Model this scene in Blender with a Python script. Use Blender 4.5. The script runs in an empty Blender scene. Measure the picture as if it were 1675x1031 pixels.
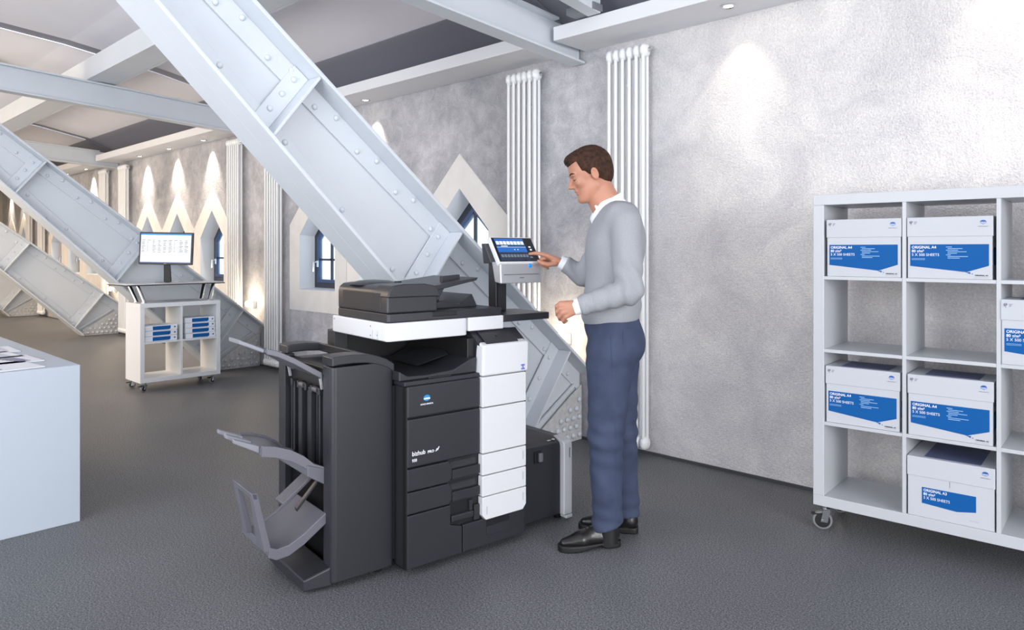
import bpy, bmesh, math, random
import numpy as np
from mathutils import Vector, Matrix
from mathutils.geometry import tessellate_polygon
random.seed(4)
PI = math.pi
SC = bpy.context.scene
COL = SC.collection

# ------------------------------------------------------------------ camera, world, light, exposure
YAW = 0.75695
CA, SA = math.cos(YAW), math.sin(YAW)
CAMY, EYE = -4.07, 1.35
F = 1168.0
cd = bpy.data.cameras.new('camera'); cam = bpy.data.objects.new('camera', cd); COL.objects.link(cam)
cam.location = (0, CAMY, EYE); cam.rotation_euler = (PI/2, 0, YAW)
cd.sensor_width = 36; cd.lens = F/1675*36; cd.shift_y = -105.5/1675; cd.clip_end = 200
SC.camera = cam
SC.view_settings.view_transform = 'Standard'; SC.view_settings.look = 'None'
SC.view_settings.gamma = 1; SC.view_settings.use_curve_mapping = False
SC.view_settings.exposure = 0.85
w = bpy.data.worlds.new('world'); SC.world = w; w.use_nodes = True
bg = w.node_tree.nodes['Background']; bg.inputs[0].default_value = (0.925, 0.955, 1.0, 1); bg.inputs[1].default_value = 1.42

def area(name, loc, target, sx, sy, power, col=(1, 1, 1), spread=180):
    l = bpy.data.lights.new(name, 'AREA'); l.shape = 'RECTANGLE'; l.size = sx; l.size_y = sy
    l.energy = power; l.color = col; l.spread = math.radians(spread)
    o = bpy.data.objects.new(name, l); COL.objects.link(o); o.location = loc
    o.rotation_euler = (Vector(target)-Vector(loc)).to_track_quat('-Z', 'Y').to_euler(); return o
area('unseen_key_fill', (6.2, -4.4, 1.9), (-3.4, -1.2, 0.9), 2.8, 2.4, 165, (1, 0.98, 0.97))  # added key fill outside the view, not a lamp of the hall
area('unseen_side_fill', (-2.6, -8.6, 2.6), (-2.0, -1.0, 1.3), 3.8, 1.8, 45, (0.95, 0.97, 1))  # unseen side fill, added to brighten the wall
area('unseen_warm_fill_mid', (-10.5, -5.2, 3.0), (-10.5, -4.6, 0), 4, 1.6, 150, (1, 0.78, 0.56))  # warm fill added out of view to tint the middle bay
area('unseen_warm_fill_far', (-16, -5.0, 3.0), (-16, -4.4, 0), 5, 1.6, 210, (1, 0.76, 0.52))  # another added warm fill, unseen, for the farthest bays
area('unseen_ceiling_fill_near', (-1.2, -7.2, 1.1), (-3.4, -4.2, 3.6), 2.4, 2.0, 45, (0.95, 0.97, 1), 110)  # added upward fill that brightens the near ceiling
area('unseen_ceiling_fill_far', (-10.5, -6.8, 1.1), (-10.5, -3.0, 3.5), 6, 2.0, 55, (1, 0.88, 0.74), 110)  # added warm upward fill, out of view, for the far ceiling

def spot(name, loc, target, power, ang, blend, col, r=0.03):
    l = bpy.data.lights.new(name, 'SPOT'); l.energy = power; l.color = col; l.spot_size = math.radians(ang)
    l.spot_blend = blend; l.shadow_soft_size = r
    o = bpy.data.objects.new(name, l); COL.objects.link(o); o.location = loc
    o.rotation_euler = (Vector(target)-Vector(loc)).to_track_quat('-Z', 'Y').to_euler(); return o

# ------------------------------------------------------------------ helpers
def c2w(X, Y, z=0.0):
    return Vector((X*CA-Y*SA, X*SA+Y*CA+CAMY, z))
def lin(c):
    r = []
    for v in c:
        v = v/255.0
        r.append(v/12.92 if v <= .04045 else ((v+.055)/1.055)**2.4)
    return (r[0], r[1], r[2], 1)
MATS = {}
def mat(name, rgb, rough=.5, metal=0, bump=0, bscale=60, vary=0, vscale=8, emit=0, spec=.5, coat=0, detail=4, alpha=None, rgb2=None):
    if name in MATS: return MATS[name]
    m = bpy.data.materials.new(name); m.use_nodes = True; nt = m.node_tree; N = nt.nodes; L = nt.links
    p = N['Principled BSDF']; c = lin(rgb)
    p.inputs['Base Color'].default_value = c; p.inputs['Roughness'].default_value = rough
    p.inputs['Metallic'].default_value = metal; p.inputs['Specular IOR Level'].default_value = spec
    p.inputs['Coat Weight'].default_value = coat
    if emit:
        p.inputs['Emission Color'].default_value = c; p.inputs['Emission Strength'].default_value = emit
    tc = N.new('ShaderNodeTexCoord')
    if vary or rgb2:
        n = N.new('ShaderNodeTexNoise'); n.inputs['Scale'].default_value = vscale; n.inputs['Detail'].default_value = detail
        L.new(tc.outputs['Object'], n.inputs['Vector'])
        r = N.new('ShaderNodeMix'); r.data_type = 'RGBA'
        c2 = lin(rgb2) if rgb2 else tuple(max(0, v*(1-vary)) for v in c[:3])+(1,)
        r.inputs['A'].default_value = c; r.inputs['B'].default_value = c2
        mr = N.new('ShaderNodeMapRange'); mr.inputs['From Min'].default_value = .35; mr.inputs['From Max'].default_value = .65
        L.new(n.outputs['Fac'], mr.inputs['Value']); L.new(mr.outputs['Result'], r.inputs['Factor'])
        L.new(r.outputs['Result'], p.inputs['Base Color'])
    if bump:
        n2 = N.new('ShaderNodeTexNoise'); n2.inputs['Scale'].default_value = bscale; n2.inputs['Detail'].default_value = 3
        L.new(tc.outputs['Object'], n2.inputs['Vector'])
        b = N.new('ShaderNodeBump'); b.inputs['Strength'].default_value = bump; b.inputs['Distance'].default_value = .004
        L.new(n2.outputs['Fac'], b.inputs['Height']); L.new(b.outputs['Normal'], p.inputs['Normal'])
    MATS[name] = m; return m

class MB:
    def __init__(s): s.v = []; s.f = []
    def add(s, vs, fs):
        o = len(s.v); s.v += [tuple(v) for v in vs]; s.f += [tuple(i+o for i in f) for f in fs]; return s
    def box(s, x0, x1, y0, y1, z0, z1):
        x0, x1 = sorted((x0, x1)); y0, y1 = sorted((y0, y1)); z0, z1 = sorted((z0, z1))
        return s.add([(x0,y0,z0),(x1,y0,z0),(x1,y1,z0),(x0,y1,z0),(x0,y0,z1),(x1,y0,z1),(x1,y1,z1),(x0,y1,z1)],
                     [(0,3,2,1),(4,5,6,7),(0,1,5,4),(1,2,6,5),(2,3,7,6),(3,0,4,7)])
    def hexa(s, p):      # eight corners: bottom 4 ccw, top 4 ccw
        return s.add(p, [(0,3,2,1),(4,5,6,7),(0,1,5,4),(1,2,6,5),(2,3,7,6),(3,0,4,7)])
    def prism(s, pts, axis, a, b):   # polygon in the other two axes, extruded along axis from a to b
        n = len(pts)
        def P(q, t):
            if axis == 0: return (t, q[0], q[1])
            if axis == 1: return (q[0], t, q[1])
            return (q[0], q[1], t)
        vs = [P(q, a) for q in pts]+[P(q, b) for q in pts]
        return s.add(vs, [tuple(range(n-1, -1, -1)), tuple(range(n, 2*n))]+[(i, (i+1) % n, n+(i+1) % n, n+i) for i in range(n)])
    def tube(s, pts, r, seg=10, cap=True):
        pts = [Vector(p) for p in pts]; n = len(pts); rr = r if isinstance(r, (list, tuple)) else [r]*n
        rings = []; up = None
        for i, p in enumerate(pts):
            d = (pts[min(i+1, n-1)]-pts[max(i-1, 0)]).normalized()
            if up is None:
                up = Vector((0, 0, 1)) if abs(d.z) < .9 else Vector((1, 0, 0))
            a = d.cross(up).normalized(); b = a.cross(d).normalized(); up = b
            rings.append([p+a*math.cos(2*PI*k/seg)*rr[i]+b*math.sin(2*PI*k/seg)*rr[i] for k in range(seg)])
        vs = [v for ring in rings for v in ring]; fs = []
        for i in range(n-1):
            for k in range(seg):
                fs.append((i*seg+k, i*seg+(k+1) % seg, (i+1)*seg+(k+1) % seg, (i+1)*seg+k))
        if cap: fs += [tuple(range(seg-1, -1, -1)), tuple((n-1)*seg+k for k in range(seg))]
        return s.add(vs, fs)
    def lathe(s, prof, seg=20, M=None):   # profile of (r, z) about z, then matrix M
        vs = []; fs = []
        for r, z in prof:
            for k in range(seg):
                v = Vector((r*math.cos(2*PI*k/seg), r*math.sin(2*PI*k/seg), z)); vs.append(M @ v if M else v)
        for i in range(len(prof)-1):
            for k in range(seg):
                fs.append((i*seg+k, i*seg+(k+1) % seg, (i+1)*seg+(k+1) % seg, (i+1)*seg+k))
        fs += [tuple(range(seg-1, -1, -1)), tuple((len(prof)-1)*seg+k for k in range(seg))]
        return s.add(vs, fs)
    def mesh(s, name, m, smooth=False):
        me = bpy.data.meshes.new(name); me.from_pydata(s.v, [], s.f); me.validate()
        bm = bmesh.new(); bm.from_mesh(me); bmesh.ops.recalc_face_normals(bm, faces=bm.faces); bm.to_mesh(me); bm.free()
        if m: me.materials.append(m)
        if smooth:
            for p in me.polygons: p.use_smooth = True
        return me
    def build(s, name, m, parent=None, bevel=0, smooth=False, seg=2):
        o = bpy.data.objects.new(name, s.mesh(name, m, smooth or bevel > 0)); COL.objects.link(o)
        if name == 'small_print': o['kind'] = 'stuff'
        if parent: o.parent = parent
        if bevel:
            b = o.modifiers.new('bevel', 'BEVEL'); b.width = bevel; b.segments = seg; b.limit_method = 'ANGLE'
            b.angle_limit = math.radians(35); b.harden_normals = True
        elif smooth:
            sm_auto(o)
        return o
def sm_auto(o, ang=40):
    me = o.data
    bm = bmesh.new(); bm.from_mesh(me)
    for e in bm.edges:
        if len(e.link_faces) == 2 and e.calc_face_angle(0) > math.radians(ang): e.smooth = False
    bm.to_mesh(me); bm.free()
def tag(o, label, cat, group=None, kind=None):
    if label: o['label'] = label
    if cat: o['category'] = cat
    if group: o['group'] = group
    if kind: o['kind'] = kind
    return o
def thing(name, label, cat, loc=(0, 0, 0), rz=0, group=None):
    o = bpy.data.objects.new(name, None); COL.objects.link(o); o.empty_display_size = .1
    o.location = loc; o.rotation_euler = (0, 0, rz); return tag(o, label, cat, group)
def inst(me, name, parent, M):
    o = bpy.data.objects.new(name, me); COL.objects.link(o); o.parent = parent; o.matrix_local = M; return o
def copy_tree(o, parent=None):
    c = o.copy(); COL.objects.link(c)
    if parent: c.parent = parent
    for ch in list(o.children): copy_tree(ch, c)
    return c
def structure(name, mb, m, **k):
    o = mb.build(name, m, **k); o['kind'] = 'structure'; return o
def text(s, size, m, parent, M, name='lettering', bold=0, xs=1.0, align='LEFT'):
    cu = bpy.data.curves.new(name, 'FONT'); cu.body = s; cu.size = size; cu.offset = bold; cu.align_x = align; cu.extrude = .0003
    cu.resolution_u = 3
    t = bpy.data.objects.new(name, cu); COL.objects.link(t)
    dg = bpy.context.evaluated_depsgraph_get(); dg.update()
    me = bpy.data.meshes.new_from_object(t.evaluated_get(dg)); bpy.data.objects.remove(t)
    me.transform(Matrix.Diagonal((xs, 1, 1, 1))); me.transform(M); me.materials.clear(); me.materials.append(m)
    o = bpy.data.objects.new(name, me); COL.objects.link(o); o.parent = parent; return o
# text plane for a face looking along -y: x right, z up
def MF(x, y, z): return Matrix.Translation((x, y, z)) @ Matrix.Rotation(PI/2, 4, 'X')

# ------------------------------------------------------------------ materials
WHITE = mat('white_paint', (226, 231, 236), .45, bump=.08, bscale=25)
STEEL = mat('painted_steel', (208, 214, 221), .42, bump=.12, bscale=18, vary=.04, vscale=3)
WARMW = mat('warm_white_plaster', (226, 224, 222), .7, bump=.15, bscale=40, vary=.08, vscale=5)
LAM = mat('white_laminate', (192, 195, 200), .35)
BLK = mat('anthracite_plastic', (43, 44, 49), .36, bump=.10, bscale=900, spec=.5)
BLK2 = mat('dark_inner_plastic', (22, 22, 25), .45)
PWHT = mat('printer_white_plastic', (216, 217, 221), .35)
GREY = mat('tray_grey_plastic', (102, 102, 111), .4)
CHROME = mat('chrome', (210, 212, 215), .15, 1)
RUB = mat('grey_rubber', (120, 122, 124), .5)
BLKR = mat('black_rubber', (20, 20, 21), .5)
BLUE = mat('label_blue', (6, 88, 158), .6, spec=.2)
PAPER = mat('white_card', (228, 232, 240), .5)
INK = mat('black_ink', (30, 32, 45), .5)

# ------------------------------------------------------------------ structure
def wall_material():
    m = bpy.data.materials.new('rough_concrete_render'); m.use_nodes = True; nt = m.node_tree; N = nt.nodes; L = nt.links
    p = N['Principled BSDF']; p.inputs['Roughness'].default_value = .62; p.inputs['Specular IOR Level'].default_value = .35
    g = N.new('ShaderNodeNewGeometry')
    def noise(sc, det, rough=.55, dist=0):
        n = N.new('ShaderNodeTexNoise'); n.inputs['Scale'].default_value = sc; n.inputs['Detail'].default_value = det
        n.inputs['Roughness'].default_value = rough; n.inputs['Distortion'].default_value = dist
        L.new(g.outputs['Position'], n.inputs['Vector']); return n
    n1 = noise(1.1, 6, .6, .4); n2 = noise(9, 7, .7, .6); n3 = noise(120, 3); n4 = noise(42, 4, .6)
    r1 = N.new('ShaderNodeValToRGB'); e = r1.color_ramp.elements
    e[0].position = .34; e[0].color = lin((148, 150, 157)); e[1].position = .66; e[1].color = lin((200, 199, 204))
    L.new(n1.outputs['Fac'], r1.inputs['Fac'])
    r2 = N.new('ShaderNodeValToRGB'); e = r2.color_ramp.elements
    e[0].position = .38; e[0].color = (.78, .78, .79, 1); e[1].position = .66; e[1].color = (1.14, 1.14, 1.13, 1)
    L.new(n2.outputs['Fac'], r2.inputs['Fac'])
    mx = N.new('ShaderNodeMix'); mx.data_type = 'RGBA'; mx.blend_type = 'MULTIPLY'; mx.inputs['Factor'].default_value = .8
    L.new(r1.outputs['Color'], mx.inputs['A']); L.new(r2.outputs['Color'], mx.inputs['B'])
    # the stucco east of the tall radiators is much rougher; stronger light there is painted in as a paler colour
    sx = N.new('ShaderNodeSeparateXYZ'); L.new(g.outputs['Position'], sx.inputs[0])
    mr = N.new('ShaderNodeMapRange'); mr.inputs['From Min'].default_value = -3.0; mr.inputs['From Max'].default_value = -2.1
    L.new(sx.outputs['X'], mr.inputs['Value'])
    m2 = N.new('ShaderNodeMix'); m2.data_type = 'RGBA'; m2.inputs['B'].default_value = lin((246, 242, 240))
    sc = N.new('ShaderNodeMath'); sc.operation = 'MULTIPLY'; sc.inputs[1].default_value = .82
    r3 = N.new('ShaderNodeValToRGB'); e = r3.color_ramp.elements; nl = noise(2.3, 6, .65, .8)
    e[0].position = .36; e[0].color = lin((224, 221, 222)); e[1].position = .64; e[1].color = lin((252, 248, 245))
    L.new(nl.outputs['Fac'], r3.inputs['Fac']); L.new(r3.outputs['Color'], m2.inputs['B'])
    L.new(mr.outputs['Result'], sc.inputs[0]); L.new(sc.outputs[0], m2.inputs['Factor']); L.new(mx.outputs['Result'], m2.inputs['A'])
    nf = noise(85, 4, .7); rf = N.new('ShaderNodeMapRange'); rf.inputs['From Min'].default_value = .35; rf.inputs['From Max'].default_value = .65
    rf.inputs['To Min'].default_value = .86; rf.inputs['To Max'].default_value = 1.12; L.new(nf.outputs['Fac'], rf.inputs['Value'])
    mf = N.new('ShaderNodeMix'); mf.data_type = 'RGBA'; mf.blend_type = 'MULTIPLY'; mf.inputs['Factor'].default_value = 1
    L.new(m2.outputs['Result'], mf.inputs['A']); L.new(rf.outputs['Result'], mf.inputs['B'])
    L.new(mf.outputs['Result'], p.inputs['Base Color'])
    b1 = N.new('ShaderNodeBump'); b1.inputs['Distance'].default_value = .009
    ms = N.new('ShaderNodeMapRange'); ms.inputs['To Min'].default_value = .16; ms.inputs['To Max'].default_value = .85
    L.new(mr.outputs['Result'], ms.inputs['Value']); L.new(ms.outputs['Result'], b1.inputs['Strength'])
    L.new(n3.outputs['Fac'], b1.inputs['Height'])
    b2 = N.new('ShaderNodeBump'); b2.inputs['Distance'].default_value = .02; b2.inputs['Strength'].default_value = .35
    L.new(n4.outputs['Fac'], b2.inputs['Height']); L.new(b1.outputs['Normal'], b2.inputs['Normal'])
    L.new(b2.outputs['Normal'], p.inputs['Normal'])
    return m
def floor_material():
    m = bpy.data.materials.new('speckled_dark_floor'); m.use_nodes = True; nt = m.node_tree; N = nt.nodes; L = nt.links
    p = N['Principled BSDF']; g = N.new('ShaderNodeNewGeometry')
    n = N.new('ShaderNodeTexNoise'); n.inputs['Scale'].default_value = 150; n.inputs['Detail'].default_value = 4; n.inputs['Roughness'].default_value = .8
    n2 = N.new('ShaderNodeTexNoise'); n2.inputs['Scale'].default_value = 1.6; n2.inputs['Detail'].default_value = 6
    L.new(g.outputs['Position'], n.inputs['Vector']); L.new(g.outputs['Position'], n2.inputs['Vector'])
    r = N.new('ShaderNodeValToRGB'); e = r.color_ramp.elements
    e[0].position = .40; e[0].color = lin((54, 55, 57)); e[1].position = .66; e[1].color = lin((152, 153, 156))
    L.new(n.outputs['Fac'], r.inputs['Fac'])
    mx = N.new('ShaderNodeMix'); mx.data_type = 'RGBA'; mx.blend_type = 'MULTIPLY'; mx.inputs['Factor'].default_value = 1
    r2 = N.new('ShaderNodeValToRGB'); e = r2.color_ramp.elements
    e[0].position = .3; e[0].color = (.85, .85, .86, 1); e[1].position = .7; e[1].color = (1.1, 1.1, 1.1, 1)
    L.new(n2.outputs['Fac'], r2.inputs['Fac']); L.new(r.outputs['Color'], mx.inputs['A']); L.new(r2.outputs['Color'], mx.inputs['B'])
    L.new(mx.outputs['Result'], p.inputs['Base Color'])
    mr = N.new('ShaderNodeMapRange'); mr.inputs['To Min'].default_value = .38; mr.inputs['To Max'].default_value = .56; p.inputs['Specular IOR Level'].default_value = .3
    L.new(n2.outputs['Fac'], mr.inputs['Value']); L.new(mr.outputs['Result'], p.inputs['Roughness'])
    b = N.new('ShaderNodeBump'); b.inputs['Strength'].default_value = .04; b.inputs['Distance'].default_value = .0006
    L.new(n.outputs['Fac'], b.inputs['Height']); L.new(b.outputs['Normal'], p.inputs['Normal'])
    return m
WALL = wall_material(); FLOOR = floor_material()

structure('floor', MB().box(-24, 5, -11, .9, -.12, 0), FLOOR)
PITCH = 4.75; X1 = -3.18
FX = [X1-PITCH*i for i in range(4)]            # frames (crossbeam + girder + two radiators)
BAY = [X1-PITCH*(i+.5) for i in range(4)]      # bay centres with windows, from the second bay on
WX = [b+d for b in BAY[:4] for d in (1.113, 0, -1.113)]
def pent(cx, hw, zb, zs, za): return [(cx-hw, zb), (cx+hw, zb), (cx+hw, zs), (cx, za), (cx-hw, zs)]
def holed(outer, holes, axisy, flip=False):
    loops = [outer]+holes
    tris = tessellate_polygon([[Vector((p[0], p[1], 0)) for p in l] for l in loops])
    pts = [p for l in loops for p in l]
    return [(p[0], axisy, p[1]) for p in pts], [tuple(t) for t in tris]
# wall with real pointed openings and its reveals
wb = MB()
holes = [pent(c, .345, .93, 1.52, 1.872) for c in WX]
vs, fs = holed([(-24, -.05), (3.5, -.05), (3.5, 4.6), (-24, 4.6)], holes, 0)
wb.add(vs, fs)
vs2, fs2 = holed([(-24, -.05), (3.5, -.05), (3.5, 4.6), (-24, 4.6)], [pent(c, .315, .95, 1.50, 1.81) for c in WX], .22)
wb.add(vs2, fs2)
structure('wall_back', wb, WALL)
structure('wall_end', MB().box(-20.9, -20.7, -11, 0, 0, 4.6), mat('beige_wall', (196, 188, 176), .7, bump=.2, bscale=20, vary=.06))
structure('door_1', MB().box(-20.7, -20.62, -.62, -.30, 0, 2.3), mat('grey_door', (92, 92, 90), .5), bevel=.008)
structure('wall_opposite', MB().box(-24, -9, -9.3, -9.1, 0, 4.6), mat('beige_wall_two', (188, 182, 174), .7, bump=.2, bscale=20))
# baseboard where floor coating turns up the wall
structure('baseboard_back', MB().box(-20.6, 3.2, -.012, -.001, 0, .018), mat('floor_edge', (70, 70, 73), .6))

FRM = mat('dark_window_frame', (40, 46, 62), .35)
GLS = bpy.data.materials.new('window_glass'); GLS.use_nodes = True
_n = GLS.node_tree.nodes; _l = GLS.node_tree.links
_p = _n['Principled BSDF']; _p.inputs['Roughness'].default_value = .05; _p.inputs['Base Color'].default_value = (.75, .85, .98, 1)
_t = _n.new('ShaderNodeBsdfTransparent'); _t.inputs[0].default_value = (.80, .90, 1.0, 1)
_m = _n.new('ShaderNodeMixShader'); _m.inputs[0].default_value = .18
_l.new(_t.outputs[0], _m.inputs[1]); _l.new(_p.outputs[0], _m.inputs[2]); _l.new(_m.outputs[0], _n['Material Output'].inputs[0])
def ring(mb, A, B, y0, y1):    # solid band between two like polygons in xz
    n = len(A); vs = [(p[0], y0, p[1]) for p in A]+[(p[0], y0, p[1]) for p in B]+[(p[0], y1, p[1]) for p in A]+[(p[0], y1, p[1]) for p in B]
    fs = []
    for i in range(n):
        j = (i+1) % n
        fs += [(i, j, n+j, n+i), (2*n+i, 3*n+i, 3*n+j, 2*n+j), (i, 2*n+i, 2*n+j, j), (n+i, n+j, 3*n+j, 3*n+i)]
    mb.add(vs, fs)
for i, c in enumerate(WX):
    t = bpy.data.objects.new('window_%d' % (i+1), None); COL.objects.link(t); t.location = (c, 0, 0); t['kind'] = 'structure'
    O = lambda hw, zb, zs, za: pent(0, hw, zb, zs, za)
    m = MB(); ring(m, O(.553, .70, 1.63, 2.165), O(.345, .93, 1.52, 1.872), -.012, .004)
    m.build('plaster_surround', WARMW, t)
    m = MB()
    A, B = O(.345, .93, 1.52, 1.872), O(.315, .95, 1.50, 1.81)
    n = 5; m.add([(p[0], -.011, p[1]) for p in A]+[(p[0], .218, p[1]) for p in B], [(k, (k+1) % n, n+(k+1) % n, n+k) for k in range(n)])
    m.build('reveal', WHITE, t)
    m = MB(); ring(m, O(.322, .94, 1.51, 1.83), O(.262, 1.00, 1.485, 1.735), .16, .215); m.build('window_frame', FRM, t, bevel=.004)
    m = MB(); ring(m, O(.262, 1.00, 1.485, 1.735), O(.225, 1.037, 1.47, 1.68), .15, .20); s = m.build('sash', mat('blue_grey_sash', (52, 74, 112), .35), t, bevel=.004)
    m = MB(); m.box(-.012, .012, .165, .19, 1.03, 1.68); m.box(-.23, .23, .165, .19, 1.24, 1.262); m.build('glazing_bar', FRM, s)
    m = MB(); m.prism(O(.23, 1.03, 1.472, 1.685), 1, .176, .182); m.build('pane', GLS, t)
    m = MB(); m.box(-.252, -.228, .138, .15, 1.17, 1.24); m.tube([(-.24, .145, 1.225), (-.24, .10, 1.225), (-.24, .095, 1.12)], .009, 8)
    m.build('window_handle', CHROME, t, smooth=True)

# soffit along the wall, one length per bay
SOF = mat('soffit_white', (226, 228, 232), .6)
GLOW = mat('lamp_glow', (255, 238, 214), .5, emit=9)
def downlight(x, y, warm, e, ang, label, tilt=.33):
    t = thing('recessed_downlight', label, 'light', (x, y, 2.768), 0, None)
    m = MB(); m.lathe([(.040, .002), (.046, -.004), (.036, -.006), (.030, .0), (.030, .01)], 20); m.build('trim_ring', CHROME, t, smooth=True)
    m = MB(); m.lathe([(.028, -.002), (.020, -.0045), (.004, -.0055)], 16); m.build('lens', GLOW, t, smooth=True)
    s = spot('downlight_beam', (x, y, 2.758), (x, y+tilt, 1.2), e, ang, .75, warm); return t
for i in range(-1, 4):
    xa = (FX[i]-.06 if i >= 0 else 3.2); xb = (FX[i+1]+.06 if i < 3 else -20.6)
    if i == -1: xa = 3.2; xb = FX[0]+.06
    o = MB().box(xb, xa, -.36, .0-.001, 2.77, 2.865).build('trim_%d' % (i+2), SOF, bevel=.004); o['kind'] = 'structure'
WARM = (1, .86, .68)
downlight(-1.93, -.20, (1, .86, .72), 6, 70, 'recessed downlight in the soffit over the wall right of the man', .55)
downlight(-.66, -.20, (1, .86, .72), 4.5, 70, 'recessed downlight in the soffit above the tall white shelf', .62)
downlight(-5.62, -.13, WARM, 60, 52, 'recessed downlight glowing beside the upper edge of the near girder')
nm = ['nearest', 'middle', 'farthest']
for bi, bay in ((1, BAY[1]), (2, BAY[2]), (3, BAY[3])):
    for k, d in enumerate((1.113, 0, -1.113)):
        downlight(bay+d, -.12, WARM, 62, 68, '%s of the three downlights in the %s bay beyond the near girder' % (nm[k], ['', 'first', 'second', 'third'][bi]))

# ceiling: pale panels per bay with soffit shade painted as a dark strip beside the wall
CEIL = mat('ceiling_panel', (236, 236, 244), .7, vary=.05, vscale=1.2)
DARKC = mat('shade_and_seam_grey', (132, 134, 146), .5)
for i in range(-1, 4):
    xa = 4.0 if i < 0 else FX[i]-.10; xb = FX[i+1]+.10 if i < 3 else -20.7
    m = MB(); ys = [-.02, -.45, -1.1, -2.0, -3.2, -4.6, -6.2, -9.2]; zs = [3.02, 3.12, 3.25, 3.38, 3.48, 3.56, 3.62, 3.66]
    for k in range(1, 7):
        m.add([(xa, ys[k], zs[k]), (xb, ys[k], zs[k]), (xb, ys[k+1], zs[k+1]), (xa, ys[k+1], zs[k+1])], [(0, 1, 2, 3)])
    o = m.build('ceiling' if i < 0 else 'ceiling.%03d' % (i+1), CEIL, smooth=True); o['kind'] = 'structure'
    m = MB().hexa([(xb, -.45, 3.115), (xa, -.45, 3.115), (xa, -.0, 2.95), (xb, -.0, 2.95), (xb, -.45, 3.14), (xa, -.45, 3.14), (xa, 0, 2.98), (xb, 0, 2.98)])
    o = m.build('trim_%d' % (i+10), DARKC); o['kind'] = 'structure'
for i, fx in enumerate(FX):
    m = MB().box(fx-.11, fx+.11, -9.2, -.0, 3.66, 3.70)
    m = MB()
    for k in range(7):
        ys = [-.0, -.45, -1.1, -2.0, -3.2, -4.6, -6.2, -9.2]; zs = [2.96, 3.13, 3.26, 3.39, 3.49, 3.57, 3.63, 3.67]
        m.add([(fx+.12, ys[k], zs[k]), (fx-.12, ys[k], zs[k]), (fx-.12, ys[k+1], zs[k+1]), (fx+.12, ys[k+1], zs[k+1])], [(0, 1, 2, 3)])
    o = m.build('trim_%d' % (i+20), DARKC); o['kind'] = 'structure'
    m = MB().box(fx-.60, fx-.57, -9, -.5, 3.0, 3.012)

# crossbeams (I profile, sloping gently down to the wall)
sl = .055
names = ['running over the near girder above the man', 'crossing behind the near girder to the far wall', 'second from the camera behind the near girder', 'farthest one near the end wall']
for i, fx in enumerate(FX):
    t = thing('crossbeam', 'white steel ceiling crossbeam '+names[i], 'beam', (fx, 0, 2.68), 0)
    def slab(x0, x1, z0, z1, y0=-8.9, y1=-.015):
        return MB().hexa([(x0, y0, z0-sl*y0), (x1, y0, z0-sl*y0), (x1, y1, z0-sl*y1), (x0, y1, z0-sl*y1), (x0, y0, z1-sl*y0), (x1, y0, z1-sl*y0), (x1, y1, z1-sl*y1), (x0, y1, z1-sl*y1)])
    slab(-.012, .012, .015, .235).build('web', STEEL, t)
    slab(-.065, .065, 0, .017).build('bottom_flange', STEEL, t, bevel=.003)
    slab(-.065, .065, .233, .25, y1=-.30).build('top_flange', STEEL, t, bevel=.003)
# longitudinal purlin lying on the crossbeams
t = thing('purlin', 'long white steel purlin running along the hall on top of the crossbeams', 'beam', (0, -1.70, 3.030), 0)
MB().box(-20.5, 3.5, -.113, .113, .0, .20).build('bottom_plate', STEEL, t)
MB().box(-20.5, 3.5, -.14, -.115, .0, .20).build('side_web', STEEL, t); MB().box(-20.5, 3.5, .115, .14, .0, .20).build('side_web', STEEL, t)
t = thing('rafter', 'white sloping roof rafter beside the crossbeam at the top of the picture', 'beam', (X1+.42, 0, 2.86), 0)
MB().hexa([(-.05, -6, .60), (.05, -6, .60), (.05, -.38, .0), (-.05, -.38, 0), (-.05, -6, .72), (.05, -6, .72), (.05, -.38, .12), (-.05, -.38, .12)]).build('rafter_web', STEEL, t, bevel=.004)
MB().box(-.16, .06, -.47, -.37, .01, .055).build('bracket', mat('grey_bracket', (120, 122, 130), .4), t, bevel=.004)
for j, (fx, lb) in enumerate(((FX[1], 'skylight frame in the ceiling above the second girder'),)):
    t = thing('skylight', 'pale rectangular '+lb, 'skylight', (fx-2.6, -2.9, 3.40), 0)
    m = MB(); m.box(-1.3, 1.3, -.45, -.40, -.16, .02); m.box(-1.3, 1.3, .40, .45, -.16, .02); m.box(-1.3, -1.25, -.4, .4, -.16, .02); m.box(1.25, 1.3, -.4, .4, -.16, .02); m.box(-.03, .03, -.4, .4, -.16, .02)
    m.build('frame', STEEL, t); MB().box(-1.25, 1.25, -.4, .4, 0, .01).build('pane', mat('skylight_glass', (206, 216, 206), .3), t)

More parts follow.
